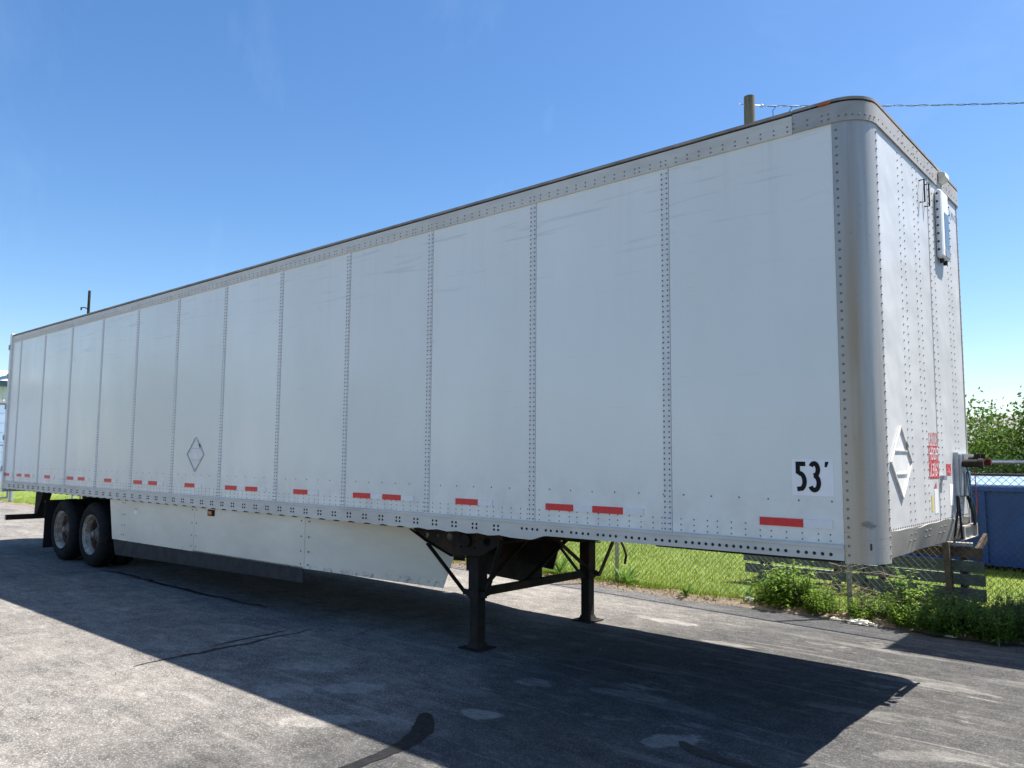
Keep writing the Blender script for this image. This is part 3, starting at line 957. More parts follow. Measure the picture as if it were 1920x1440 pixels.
# reflective tape: red blocks, each with a white block ahead of it
reds = [(-.752,-.46,-.276),(-2.579,-2.296,-2.113),(-2.11,-1.829,-1.651),(-3.625,-3.345,-3.172),(-5.123,-4.837,-4.656),(-4.653,-4.373,-4.19),
        (-6.203,-5.926,-5.737),(-7.695,-7.415,-7.221),(-7.218,-6.945,-6.77),(-8.747,-8.471,-8.29),(-10.311,-10.02,-9.83),(-9.824,-9.55,-9.37),
        (-11.351,-11.075,-10.90),(-12.871,-12.58,-12.40),(-12.39,-12.11,-11.93),(-13.909,-13.628,-13.45),(-15.349,-15.08,-14.917),(-14.913,-14.633,-14.46),(-16.046,-15.77,-15.60)]
for (a, b_, c) in reds:
    z0 = 1.353 if a > -1 else 1.362
    q = MB(); q.box(a, b_, -0.0075, 0.0005, z0, z0+0.052); q.build('red_tape', M['red'], TR)
    q = MB(); q.box(b_+0.001, c, -0.0072, 0.0005, z0, z0+0.052); q.build('white_tape', M['white_tape'], TR)

# 53' number decal
b = MB(); b.box(-0.528, -0.262, -0.002, 0.0005, 1.556, 1.788); dec = b.build('number_decal', M['decal'], TR, label="pale sticker reading 53'")
def stroke(b, pts, w, ysurf, d=0.0012):
    """flat ribbon following pts in the (x,z) plane"""
    P_ = [Vector((p[0], p[1])) for p in pts]
    n = len(P_)
    for i in range(n):
        if i == 0: d_ = (P_[1]-P_[0]).normalized(); nn = Vector((-d_.y, d_.x)); k = 1
        elif i == n-1: d_ = (P_[-1]-P_[-2]).normalized(); nn = Vector((-d_.y, d_.x)); k = 1
        else:
            d1 = (P_[i]-P_[i-1]).normalized(); d2 = (P_[i+1]-P_[i]).normalized()
            n1 = Vector((-d1.y, d1.x)); n2 = Vector((-d2.y, d2.x)); nn = (n1+n2).normalized()
            k = min(1.6, 1/max(0.4, nn.dot(n1)))
        for s_ in (1, -1):
            q = P_[i]+nn*(s_*k*w/2)
            b.v.append((q.x, ysurf, q.y))
        if i:
            m_ = len(b.v)-4
            b.f.append((m_, m_+1, m_+3, m_+2))
def arc(cx, cz, rx, rz, a0, a1, n=14):
    return [(cx+rx*math.cos(math.radians(a0+(a1-a0)*i/n)), cz+rz*math.sin(math.radians(a0+(a1-a0)*i/n))) for i in range(n+1)]
b = MB()
wS = 0.029
x0, x1, z0, z1 = -0.502, -0.436, 1.583, 1.772
stroke(b, [(x1-0.002, z1-wS/2), (x0+wS/2, z1-wS/2), (x0+wS/2, z0+0.112)], wS, -0.0035)
stroke(b, [(x0+wS/2+.0, z0+0.106)] + arc(x0+0.022, z0+0.063, 0.0345, 0.0525, 90, -62, 16) + [(x0+0.008, z0+0.0125)], wS, -0.0037)
b.build('digit_five', M['black'], dec)
b = MB()
xa = -0.382
stroke(b, arc(xa, z0+0.1395, 0.0235, 0.039, 150, -60, 16)+[(xa-0.004, z0+0.100)], wS, -0.0035)
stroke(b, [(xa-0.004, z0+0.100)]+arc(xa-0.001, z0+0.0545, 0.028, 0.0455, 80, -150, 18), wS, -0.0037)
b.build('digit_three', M['black'], dec)
b = MB()
b.add([(-0.313, -0.0035, z1), (-0.289, -0.0035, z1), (-0.302, -0.0035, z1-0.034), (-0.316, -0.0035, z1-0.034)], [(0,1,2,3)])
b.build('foot_mark', M['black'], dec)

# diamond placard holders
M['placard'] = simple('placard_plate', (0.74, 0.73, 0.70), 0.45, 0.1, 0.1, 9)
M['placframe'] = simple('placard_frame', (0.60, 0.58, 0.55), 0.5, 0.05, 0.15, 20)
def placard(face, u0, z0, r):
    def P(u, z_, d):
        return (u, -d, z_) if face == 'side' else (d, u, z_)
    root = None
    cs = [(u0, z0+r), (u0+r, z0), (u0, z0-r), (u0-r, z0)]
    b = MB()
    inn = [(u0+(p[0]-u0)*.94, z0+(p[1]-z0)*.94) for p in cs]
    v = [P(p[0], p[1], 0.001) for p in inn] + [P(p[0], p[1], 0.0025) for p in inn]
    b.add(v, [(0,1,2,3),(4,7,6,5),(0,4,5,1),(1,5,6,2),(2,6,7,3),(3,7,4,0)])
    root = b.build('placard_holder', M['placard'], TR)
    b = MB()
    up = (0,-1,0) if face == 'side' else (1,0,0)
    for k in range(4):
        a, c = cs[k], cs[(k+1) % 4]
        b.beam(P(a[0], a[1], 0.008), P(c[0], c[1], 0.008), 0.011, 0.012, up)
    b.build('placard_frame', M['placframe'], root)
    b = MB()
    for dz in (0.075, -0.075):
        w_ = r-abs(dz)-0.03
        b.beam(P(u0-w_, z0+dz, 0.006), P(u0+w_, z0+dz, 0.006), 0.008, 0.008, up)
    b.build('placard_clip', M['placframe'], root)
    b = MB(); b.beam(P(u0+r*.44, z0+r*.60, 0.010), P(u0+r*.58, z0+r*.40, 0.010), 0.022, 0.008, up)
    b.build('placard_latch', M['rivet'], root)
placard('side', -8.49, 1.796, 0.225)
placard('front', 0.49, 1.772, 0.235)

# marker light near the nose under the roof lip, and on the skirt
b = MB(); b.box(-0.33, -0.16, -0.0143, 0.0, 4.0895, 4.1005)
ml = b.build('marker_light', M['black'], TR)
b = MB(); b.box(-0.285, -0.205, -0.030, -0.0145, 4.0905, 4.1085); b.build('amber_lens', M['amber'], ml, bev=0.004)

# landing gear
def hole_list(mir=False):
    return [circ(-4.37, 1.012, .028), circ(-4.216, 1.012, .026), circ(-4.05, 1.012, .043), circ(-3.552, 1.005, .043)]
def landing_leg(yc, sgn):
    """sgn -1: near leg, outer side towards -Y"""
    b = MB(); b.box(-3.80, -3.67, yc-.065, yc+.065, 0.46, 1.13)
    leg = b.build('landing_leg', M['chassis'], TR, bev=0.008)
    b = MB(); b.box(-3.788, -3.682, yc-.053, yc+.053, 0.06, 0.459); b.build('inner_leg', M['chassis'], leg, bev=0.006)
    b = MB(); b.box(-3.815, -3.655, yc-.08, yc+.08, 0.485, 0.545); b.build('collar', M['chassis'], leg, bev=0.004)
    b = MB()
    fv = [(-3.81, yc-.075, .014), (-3.66, yc-.075, .014), (-3.66, yc+.075, .014), (-3.81, yc+.075, .014),
          (-3.79, yc-.055, .062), (-3.68, yc-.055, .062), (-3.68, yc+.055, .062), (-3.79, yc+.055, .062)]
    b.add(fv, [(0,3,2,1),(4,5,6,7),(0,1,5,4),(1,2,6,5),(2,3,7,6),(3,0,4,7)])
    b.box(-3.865, -3.605, yc-.125, yc+.125, 0.004, 0.0138)
    b.build('foot_pad', M['chassis'], leg)
    yo = yc + sgn*0.075
    g = plate2d('gusset_plate', [(-4.56, 1.118), (-4.56, 1.052), (-4.36, .965), (-4.0, .845), (-3.64, .862), (-3.36, 1.005), (-3.35, 1.118)],
                hole_list(), 0.008, M['chassis'], leg, 'y', yo)
    b = MB()
    for p, q in (((-4.60, 1.058), (-4.36, .955)), ((-4.36, .955), (-4.0, .838)), ((-4.0, .838), (-3.62, .852))):
        b.beam((p[0], yo+sgn*.012, p[1]), (q[0], yo+sgn*.012, q[1]), 0.04, 0.008)
    b.build('gusset_flange', M['chassis'], g)
    b = MB()
    b.cyl((-3.80, yo+sgn*.005, 1.0), (-3.80, yo+sgn*.04, 1.0), .06, n=14)
    for dx in (-.09, .09):
        for zz in (.935, .995, 1.055):
            b.cyl((-3.80+dx, yo+sgn*.004, zz), (-3.80+dx, yo+sgn*.02, zz), .013, n=6)
    b.build('gear_housing', M['chassis'], g)
    b = MB(); b.beam((-3.87, yc+sgn*.03, .50), (-4.36, yo, .93), .012, .045, (0,1,0)); b.build('brace', M['chassis'], leg)
    b = MB(); b.beam((-3.60, yc+sgn*.03, .50), (-3.37, yo, 1.03), .012, .055, (0,1,0)); b.build('brace', M['chassis'], leg)
    b = MB(); b.beam((-3.88, yc+sgn*.04, .512), (-3.60, yc+sgn*.04, .512), .03, .05); b.build('brace_lug', M['chassis'], leg)
    return leg
landing_leg(0.415, -1)
landing_leg(2.175, 1)
b = MB(); b.beam((-3.73, .48, .515), (-3.73, 2.11, .515), .05, .075); b.build('cross_tube', M['chassis'], TR)
b = MB(); b.beam((-3.70, 2.10, .59), (-3.70, 1.42, 1.02), .014, .06, (1,0,0)); b.build('cross_brace', M['chassis'], TR)
b = MB(); b.beam((-3.76, 1.15, .54), (-3.76, 2.10, 1.05), .014, .06, (1,0,0)); b.build('cross_brace', M['chassis'], TR)
b = MB(); b.beam((-3.70, .49, .59), (-3.70, 1.17, 1.02), .014, .06, (1,0,0)); b.build('cross_brace', M['chassis'], TR)
b = MB(); b.cyl((-3.60, .35, .98), (-3.60, 2.5, .98), .018, n=8); b.tube([(-3.60, 2.5, .98), (-3.56, 2.53, .9), (-3.50, 2.55, .78), (-3.47, 2.55, .70), (-3.49, 2.55, .60)], .014, 8)
b.build('crank_handle', M['chassis'], TR)
b = MB(); b.box(-4.9, -2.9, .95, 1.03, 1.0, 1.113); b.box(-4.9, -2.9, 1.56, 1.64, 1.0, 1.113); b.build('support_channel', M['chassis'], TR)

# side skirts: three panels, rubber strip below the rear two
def skirt(far):
    Y_ = (lambda y: W-y) if far else (lambda y: y)
    def pnl(p0, p1, zt0, zt1, zb0, zb1, mat, nm, th=0.006, xt0=None, xt1=None, label=None):
        a, c = Vector((p0[0], Y_(p0[1]), 0)), Vector((p1[0], Y_(p1[1]), 0))
        dv = (c-a); nn = Vector((-dv.y, dv.x, 0)).normalized()*th/2
        at = a.copy() if xt0 is None else a.lerp(c, (xt0-p0[0])/(p1[0]-p0[0]))
        ct = c.copy() if xt1 is None else a.lerp(c, (xt1-p0[0])/(p1[0]-p0[0]))
        v = []
        for s_ in (1, -1):
            for p, zz in ((a, zb0), (c, zb1), (ct, zt1), (at, zt0)):
                v.append((p.x+nn.x*s_, p.y+nn.y*s_, zz))
        q = MB(); q.add(v, [(0,1,2,3),(7,6,5,4),(0,4,5,1),(1,5,6,2),(2,6,7,3),(3,7,4,0)])
        return q.build(nm, mat, TR, label=label)
    y0 = 0.03
    p1 = pnl((-11.02, y0), (-8.503, y0), 1.113, 1.113, .515, .535, M['skirt'], 'side_skirt', xt0=-11.17)
    p2 = pnl((-8.497, y0), (-6.003, y0), 1.113, 1.113, .535, .556, M['skirt'], 'side_skirt')
    p3 = pnl((-5.997, y0), (-4.21, 0.42), 1.113, 1.113, .556, .50, M['skirt'], 'side_skirt', xt1=-3.98)
    if far:
        pnl((-8.4, y0+.012), (-6.0, y0+.012), 1.10, 1.10, .56, .57, M['chassis'], 'skirt_shade_sheet', .004)  # added dark sheets paint the shade on the far skirt's inner face
        pnl((-5.99, y0+.014), (-4.21, 0.434), 1.10, 1.10, .56, .51, M['chassis'], 'skirt_shade_sheet', .004, xt1=-3.98)
        pnl((-5.99, y0+.004), (-4.42, 0.375), .57, .52, .29, .30, M['flapgrey'], 'skirt_rubber_strip', .01)
    pnl((-10.90, y0+.006), (-8.52, y0+.006), .53, .55, .29, .345, M['flapgrey'], 'skirt_rubber_strip', .01, xt0=-11.0)
    pnl((-8.52, y0+.002), (-6.02, y0+.002), .55, .57, .345, .402, M['flapgrey'], 'skirt_rubber_strip', .01)
    b = MB(); sg = 1 if far else -1
    ys = Y_(y0)+sg*0.003
    for xx in (-10.62, -10.70, -8.56, -8.44, -6.07, -5.93):
        for zz in (1.07, .90, .74, .60):
            b.rivet((xx, ys, zz), (0, sg, 0), .010, .006)
    x_ = -10.9
    while x_ < -6.1:
        zz = .555 + (x_+6)/5*.045; b.rivet((x_, ys, zz), (0, sg, 0), .010, .006); x_ += .42
    stuff(b.build('skirt_bolts', M['bolt'], p1))
    for xx in (-10.2, -9.1, -7.6, -6.6):
        b = MB(); b.beam((xx, Y_(y0+.02), .62), (xx, Y_(.55), 1.11), .04, .008); b.build('skirt_strut', M['chassis'], p2)
    return p1, p2
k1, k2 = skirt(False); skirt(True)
b = MB(); b.box(-8.14, -7.98, 0.010, 0.027, 1.015, 1.095); sl = b.build('skirt_marker_light', M['black'], k2, bev=.006)
b = MB(); b.box(-8.11, -8.01, -0.004, 0.0095, 1.03, 1.08); b.build('skirt_marker_lens', M['amber'], k2, bev=.006)
b = MB(); b.box(-10.30, -10.20, 0.0245, 0.0268, .985, 1.005); b.build('yellow_label', M['yellow'], k1)
b = MB(); b.box(-10.30, -10.20, 0.0245, 0.0268, .925, .984); b.build('white_label', M['white_tape'], k1)

# wheels: dual tyres on each side of two axles
def wheel(xc, far):
    r0 = 0.512
    Y_ = (lambda y: W-y) if far else (lambda y: y)
    prof = [(.30,.030),(.33,.012),(.40,.0),(.455,.008),(.490,.030),(.508,.060),(.512,.075)]
    for k in range(1, 5):
        yy = .075+.15*k/5
        prof += [(.512, yy-.008), (.500, yy-.006), (.500, yy+.006), (.512, yy+.008)]
    prof += [(.512,.215),(.508,.23),(.490,.26),(.455,.282),(.40,.29),(.33,.278),(.30,.26)]
    tyres = []
    w_ = None
    for off in (0.05, 0.375):
        q = MB(); q.lathe_y([(r, Y_(y+off)) for r, y in prof], (xc, r0), 56)
        tyres.append(q)
    root = tyres[0].build('wheel', M['tyre'], TR, smooth=True)
    tyres[1].build('inner_tyre', M['tyre'], root, smooth=True)
    q = MB()
    rp = [(.305,.062),(.315,.055),(.312,.072),(.286,.085),(.278,.12),(.258,.19),(.248,.272),(.256,.272),(.266,.19),(.290,.12),(.30,.095)]
    q.lathe_y([(r, Y_(y)) for r, y in rp], (xc, r0), 56)
    q.build('rim', M['rim'], root, smooth=True)
    q = MB()
    holes = []
    dp = [(.266,.165),(.20,.161),(.16,.168),(.10,.168),(.10,.180),(.16,.180),(.20,.173),(.266,.175)]
    q.lathe_y([(r, Y_(y)) for r, y in dp], (xc, r0), 56)
    q.build('wheel_disc', M['disc'], root, smooth=True)
    q = MB()
    hp = [(.001,.085),(.045,.085),(.055,.092),(.060,.115),(.075,.125),(.090,.145),(.112,.1675),(.001,.1675)]
    q.lathe_y([(r, Y_(y)) for r, y in hp], (xc, r0), 32, closed=False)
    q.build('hub', M['hub'], root, smooth=True)
    q = MB()
    for i in range(10):
        a = 2*math.pi*i/10
        q.cyl((xc+.143*math.cos(a), Y_(.167), r0+.143*math.sin(a)), (xc+.143*math.cos(a), Y_(.142), r0+.143*math.sin(a)), .015, n=6)
    q.build('lug_nuts', M['disc'], root)
for xc in (-11.93, -13.16):
    wheel(xc, False); wheel(xc, True)
    b = MB(); b.cyl((xc, .3, .512), (xc, W-.3, .512), .065, n=16)
    for yy in (.66, W-.66):
        b.cyl((xc, yy-.09, .512), (xc, yy+.12, .512), .21, n=24)
    b.build('axle', M['chassis'], TR)
b = MB()
for yy in (.80, W-.80):
    b.box(-14.2, -10.9, yy-.05, yy+.05, .93, 1.11)
    for xx in (-11.3, -12.55, -13.8): b.box(xx-.06, xx+.06, yy-.06, yy+.06, .52, .929)
    b.box(-13.75, -11.35, yy-.04, yy+.04, .60, .68)
b.box(-14.2, -14.1, .85, W-.85, .95, 1.10); b.box(-10.98, -10.9, .85, W-.85, .95, 1.10)
b.build('bogie_frame', M['chassis'], TR)
for yy in (.40, W-.40):
    b = MB()
    b.box(-14.012, -14.0, yy-.33, yy+.33, .14, .93)
    b.build('mud_flap', M['rubber'], TR)
    b = MB(); b.box(-14.05, -13.99, min(yy-.33, .80) if yy < 1 else W-.80, yy+.33 if yy < 1 else yy+.33, .931, .97); b.build('flap_bar', M['chassis'], TR)
b = MB(); b.box(-16.13, -16.03, .07, W-.07, .505, .603); bg = b.build('rear_guard', M['chassis'], TR, bev=.006)
for yy in (.58, W-.58-.16):
    b = MB(); b.add([(-16.12, yy, .604), (-15.98, yy, .604), (-15.62, yy, 1.115), (-16.08, yy, 1.115), (-16.12, yy+.16, .604), (-15.98, yy+.16, .604), (-15.62, yy+.16, 1.115), (-16.08, yy+.16, 1.115)],
                    [(0,1,2,3),(7,6,5,4),(0,4,5,1),(1,5,6,2),(2,6,7,3),(3,7,4,0)])
    b.build('guard_strut', M['chassis'], bg)
b = MB(); b.box(-16.10, -16.06, .066, .0698, .507, .601); b.build('guard_end', M['galv'], bg)
b = MB(); b.box(-16.04, -14.3, .9, .98, 1.0, 1.11); b.box(-16.04, -14.3, W-.98, W-.9, 1.0, 1.11); b.build('slide_rail', M['chassis'], TR)

# front wall fittings: document box, hose hangers, visor light, unit number, height sign, air lines
b = MB(); b.box(0.0, 0.05, 1.655, 1.90, 3.365, 3.92); db = b.build('nose_box', M['whiteplastic'], TR, bev=.022, label='white oblong box with grey window high on the front wall')
b = MB(); b.box(0.0505, 0.053, 1.74, 1.87, 3.45, 3.74); b.build('box_window', M['screen'], db)
b = MB(); b.box(0.0505, 0.055, 1.735, 1.875, 3.385, 3.447); b.build('box_plate', M['galv'], db)
b = MB()
for zz in np.linspace(3.43, 3.88, 8):
    b.rivet((.022, 1.655, zz), (0,-1,0), .010, .010); b.rivet((.05, 1.885, zz), (1,0,0), .008, .008)
stuff(b.build('box_bolts', M['bolt'], db))
for yy in (1.72, 1.83):
    b = MB(); b.cyl((.025, yy, 3.366), (.025, yy, 3.335), .016, n=8); b.build('box_gland', M['bolt'], db)
for yy in (1.23, 1.362):
    b = MB(); b.tube([(.0, yy, 3.87), (.035, yy, 3.875), (.035, yy, 3.70), (.0, yy, 3.705)], .006, 6); b.build('hose_hanger', M['chassis'], TR)
b = MB(); b.prism([(0.0145, 4.0), (0.0145, 4.088), (.065, 4.075), (.07, 4.03)], 'y', 1.75, 1.88); b.build('visor_lamp', M['cream'], TR, bev=.006)
text_mesh('unit_number', 'U9473', .28, .07, M['blueprint'], TR, (.0015, 2.16, 3.80), (0,1,0), (0,0,1))
b = MB(); b.box(.0005, .002, 1.185, 1.474, 1.655, 1.895); b.build('height_sign', M['wornred'], TR, label="worn red sign reading CAUTION HEIGHT 13'6\"")
text_mesh('sign_text', 'CAUTION', .27, .085, M['wornred'], TR, (.0025, 1.195, 1.905), (0,1,0), (0,0,1))
text_mesh('sign_text', 'HEIGHT', .25, .09, M['white_tape'], TR, (.0030, 1.205, 1.79), (0,1,0), (0,0,1))
text_mesh('sign_text', "13'6\"", .20, .095, M['white_tape'], TR, (.0030, 1.23, 1.672), (0,1,0), (0,0,1))
b = MB(); b.box(.0005, .0025, 1.68, 1.82, 1.675, 1.76); b.build('red_label', M['wornred'], TR)
b = MB(); b.add([(.002, 1.29, 1.585), (.002, 1.37, 1.585), (.002, 1.36, 1.63)], [(0,1,2)]); b.build('red_triangle_label', M['wornred'], TR)
b = MB(); b.box(.0005, .002, 1.21, 1.25, 1.42, 1.535); b.build('yellow_label', M['yellow'], TR)
b = MB(); b.box(.0005, .002, 1.30, 1.40, 1.40, 1.575); b.build('worn_label', M['white_tape'], TR)
b = MB(); b.box(.0005, .002, 2.40, 2.43, 1.40, 1.55); b.build('yellow_label', M['yellow'], TR)
b = MB(); b.box(.0005, .002, 1.76, 1.86, 1.44, 1.60); b.build('worn_label', M['decal'], TR)
b = MB(); b.box(.002, .03, 1.48, 1.56, 1.64, 1.675); b.build('clip_plate', M['galv'], TR)
# air line bracket
b = MB(); b.box(0.0, .05, 1.93, 1.99, 1.51, 1.835); br = b.build('airline_bracket', M['galv'], TR, bev=.004)
b = MB(); b.box(0.0, .035, 1.912, 1.927, 1.50, 1.85); b.build('bracket_edge', M['galv'], br)
b = MB(); b.box(0.0, .06, 1.9905, 2.45, 1.77, 1.84); b.build('bracket_plate', M['galv'], br)
b = MB(); b.box(.0, .10, 2.03, 2.26, 1.50, 1.70); b.build('junction_box', M['screen'], br, bev=.008)
for yy in (2.16, 2.34):
    b = MB(); b.cyl((.05, yy, 1.79), (.13, yy, 1.79), .03, n=12); b.cyl((.12, yy, 1.76), (.12, yy, 1.84), .024, n=10); b.build('gladhand', M['chassis'], br)
b = MB()
b.cyl((.055, 1.97, 1.765), (.17, 1.98, 1.765), .030, n=16); b.cyl((.16, 1.979, 1.765), (.195, 1.982, 1.765), .038, n=16)
b.build('plug_socket', M['chassis'], br)
b = MB(); b.cyl((.06, 2.08, 1.775), (.188, 2.085, 1.775), .020, n=14); b.build('air_fitting', M['chassis'], br)
b = MB(); b.box(.19, .23, 2.06, 2.11, 1.75, 1.80); b.build('red_gladhand', M['redlens'], br, bev=.006)
b = MB(); b.tube([(.09, 2.13, 1.74), (.115, 2.14, 1.68), (.118, 2.16, 1.6), (.11, 2.2, 1.5), (.10, 2.28, 1.38), (.08, 2.33, 1.28)], .010, 8); b.build('blue_hose', M['bluehose'], br)
b = MB(); b.tube([(.07, 2.19, 1.50), (.09, 2.22, 1.43), (.10, 2.28, 1.36), (.09, 2.34, 1.27)], .022, 10); b.build('black_hose', M['rubber'], br)
b = MB(); b.tube([(.10, 2.22, 1.50), (.12, 2.26, 1.43), (.125, 2.31, 1.36), (.10, 2.36, 1.27)], .010, 8); b.build('green_hose', M['greenhose'], br)
b = MB(); b.tube([(.12, 2.34, 1.77), (.11, 2.38, 1.66), (.10, 2.42, 1.54), (.10, 2.43, 1.42), (.08, 2.40, 1.27)], .008, 8); b.build('red_hose', M['redhose'], br)
b = MB(); b.tube([(.02, 1.90, 1.51), (.028, 1.86, 1.40), (.026, 1.80, 1.30), (.03, 1.70, 1.17)], .009, 8); b.tube([(.02, 1.925, 1.51), (.026, 1.93, 1.4), (.026, 1.95, 1.3), (.03, 1.96, 1.17)], .009, 8); b.build('grey_cable', M['rubber'], br)
b = MB()
b.box(.0145, .018, 2.02, 2.50, 1.165, 1.27); b.box(.018, .07, 2.02, 2.05, 1.166, 1.269); b.box(.018, .07, 2.47, 2.50, 1.166, 1.269); b.box(.018, .07, 2.0505, 2.4695, 1.255, 1.27); b.prism([(.018, 1.15), (.018, 1.164), (.06, 1.162)], 'y', 2.0, 2.52)
b.build('hose_tray', M['alu2'], TR)

for o_ in list(br.children) + [q for q in TR.children if q.name.startswith('hose_tray')]:
    if o_.name.split('.')[0] in ('blue_hose', 'black_hose', 'green_hose', 'red_hose', 'hose_tray', 'junction_box'):
        for v in o_.data.vertices: v.co.x *= 0.5

# ------------------------------------------------------------------ chain link fence
FE = thing('chain_link_fence', 'galvanised chain link fence with round posts behind the trailer', 'fence', (-14, fenceY(-14), 0))
posts = [1.71, -1.63, -4.97, -8.31, -11.65, -14.99, -18.33, -21.67, -25.0, -28.0, -30.72]
b = MB(); b.cyl((0,0,-.1), (0,0,1.80), .030, n=14); b.cyl((0,0,1.80), (0,0,1.83), .034, .012, n=14)
pmz = b.mesh('post')
pmz.polygons.foreach_set('use_smooth', [len(p.vertices) == 4 for p in pmz.polygons])
for xx in posts:
    put('post', pmz, M['galv'], FE, loc=(xx, fenceY(xx)+.03, 0))
for i in range(len(posts)-1):
    b = MB(); b.cyl((posts[i], fenceY(posts[i])+.02, 1.775), (posts[i+1], fenceY(posts[i+1])+.02, 1.775), .021, n=12)
    b.build('top_rail', M['galv'], FE, smooth=True)
def chain_mesh(x0, x1, pitch, r):
    V, F = [], []
    z0, z1 = 0.04, 1.77
    H = z1-z0
    n0 = 0
    d = -1
    xs_ = np.arange(x0-H, x1+H, pitch)
    tilt = math.atan(-0.0857)
    for fam in (1, -1):
        for xa in xs_:
            # wire from (xa, z0) to (xa+fam*H, z1), clipped to [x0,x1]
            a, c = xa, xa+fam*H
            t0, t1 = 0.0, 1.0
            lo, hi = (a, c) if fam > 0 else (c, a)
            if hi < x0 or lo > x1: continue
            if fam > 0:
                t0 = max(0, (x0-a)/H); t1 = min(1, (x1-a)/H)
            else:
                t0 = max(0, (a-x1)/H); t1 = min(1, (a-x0)/H)
            if t1-t0 < .02: continue
            for tt in (t0, t1):
                xx = a+fam*H*tt; zz = z0+H*tt; yy = fenceY(xx)-.012+fam*.003
                # triangular section across the wire
                px_, pz_ = -fam*.7071, .7071
                for k in range(3):
                    an = 2*math.pi*k/3+.5
                    V.append((xx+px_*math.cos(an)*r, yy+math.sin(an)*r, zz+pz_*math.cos(an)*r))
            m_ = len(V)-6
            for k in range(3):
                F.append((m_+k, m_+(k+1) % 3, m_+3+(k+1) % 3, m_+3+k))
    return np_mesh('chain_mesh', np.array(V), np.array(F))
stuff(put('chain_mesh', chain_mesh(-30.7, 1.7, 0.074, 0.0025), M['wire'], FE))
# gate at the far end
GT = thing('chain_link_gate', 'grey tubular gate beside the far end of the trailer', 'gate', (-31.5, 4.7, 0))
b = MB(); b.cyl((-31.5, 4.72, -.1), (-31.5, 4.72, 2.2), .075, n=16); b.build('gate_post', M['galv'], GT, smooth=True)
b = MB()
for zz in (.18, 1.2, 2.1): b.cyl((-31.6, 4.62, zz), (-34.6, 2.9, zz), .03, n=8)
b.cyl((-31.6, 4.62, .18), (-31.6, 4.62, 2.1), .03, n=8); b.cyl((-34.6, 2.9, .18), (-34.6, 2.9, 2.1), .03, n=8)
b.build('gate_frame', M['galv'], GT)
b = MB(); b.cyl((-31.5, 6.83, -.1), (-31.5, 6.83, 2.2), .05, n=12); b.build('corner_post', M['galv'], GT)
b = MB()
for k in range(1, 20):
    f = k/20
    b.cyl((-31.6-3*f, 4.62-1.72*f, .18), (-31.6-3*f, 4.62-1.72*f, 2.1), .008, n=5)
stuff(b.build('gate_bars', M['galv'], GT))

# ------------------------------------------------------------------ picnic tables tipped on edge behind the fence
M['wood_pale'] = simple('faded_pale_wood', (0.42, 0.45, 0.44), 0.7, 0, 0.15, 9)
def picnic(x0, x1, y0, zs, mats, label, legs, boards):
    T = thing('picnic_table', label, 'table', ((x0+x1)/2, y0, 0), 'tipped picnic tables')
    for (za, zb, dy, da), mt in zip(zs, mats):
        q = MB(); q.add([(x0+da, y0+dy, za), (x1+da, y0+dy, za), (x1+da, y0+dy+.045, za), (x0+da, y0+dy+.045, za),
                         (x0+da, y0+dy+.01, zb), (x1+da, y0+dy+.01, zb), (x1+da, y0+dy+.055, zb), (x0+da, y0+dy+.055, zb)],
                        [(0,3,2,1),(4,5,6,7),(0,1,5,4),(1,2,6,5),(2,3,7,6),(3,0,4,7)])
        q.build('plank', M[mt], T, bev=.004)
    zlo, zhi = zs[-1][0], zs[0][1]
    for xx in legs:
        q = MB(); q.box(xx-.045, xx+.045, y0+.062, y0+.10, zlo+.02, zhi-.02); q.build('batten', M['wood_brown'], T)
        q = MB(); q.beam((xx+.06, y0+.11, zlo+.10), (xx+.06, y0+.80, .03), .04, .09); q.build('leg', M['wood_brown'], T)
        q = MB(); q.beam((xx+.11, y0+.11, zhi-.10), (xx+.11, y0+.80, zhi+.08), .04, .09); q.build('leg', M['wood_brown'], T)
        q = MB(); q.box(xx-.05, xx+.05, y0+.01, y0+.06, -.02, zlo+.03); q.build('foot_block', M['wood_paint'], T)
    for ya, yb, zz in boards:
        q = MB(); q.box(x0+.02, x1-.30, y0+ya, y0+yb, zz-.035, zz); q.build('seat_plank', M['wood_pale'], T, bev=.004)
    return T
picnic(-3.60, -1.95, 5.8, [(.640,.765,0,0),(.487,.610,.006,.01),(.336,.455,0,0),(.176,.300,.008,.02)], ['wood_paint']*4,
       'teal painted picnic table tipped on edge under the trailer nose', (-3.33, -2.3), ((.16, .42, .255), (.55, .80, .395)))
picnic(-2.02, -.575, 5.85, [(.612,.735,-.02,-.01),(.450,.577,0,0),(.284,.415,.008,.005),(.105,.247,0,.01)], ['wood_brown','wood_paint','wood_paint','wood_paint'],
       'tipped picnic table with brown top plank in front of the blue dumpster', (-1.75, -.80), ((.14, .40, .375), (.48, .75, .50)))
b = MB(); b.beam((-.90, 5.68, .02), (-.94, 5.72, .80), .10, .07); o = b.build('wooden_post', M['wood_brown'], bev=.005)
tag(o, 'dark wooden post leaning on the tipped tables behind the fence', 'post')
b = MB(); b.beam((-1.60, 5.66, .785), (-.68, 5.86, .775), .12, .04); b.add([], []); o = b.build('loose_plank', M['wood_grey'], bev=.004)
tag(o, 'loose grey plank lying across the top of the tipped tables', 'plank')
b = MB(); b.tube([(-1.4, 6.05, .86), (-1.1, 6.0, .87), (-.85, 5.95, .86)], [.045, .05, .04], 9); o = b.build('wood_log', M['bark'])
tag(o, 'short dark log on top of the tipped picnic tables', 'log')

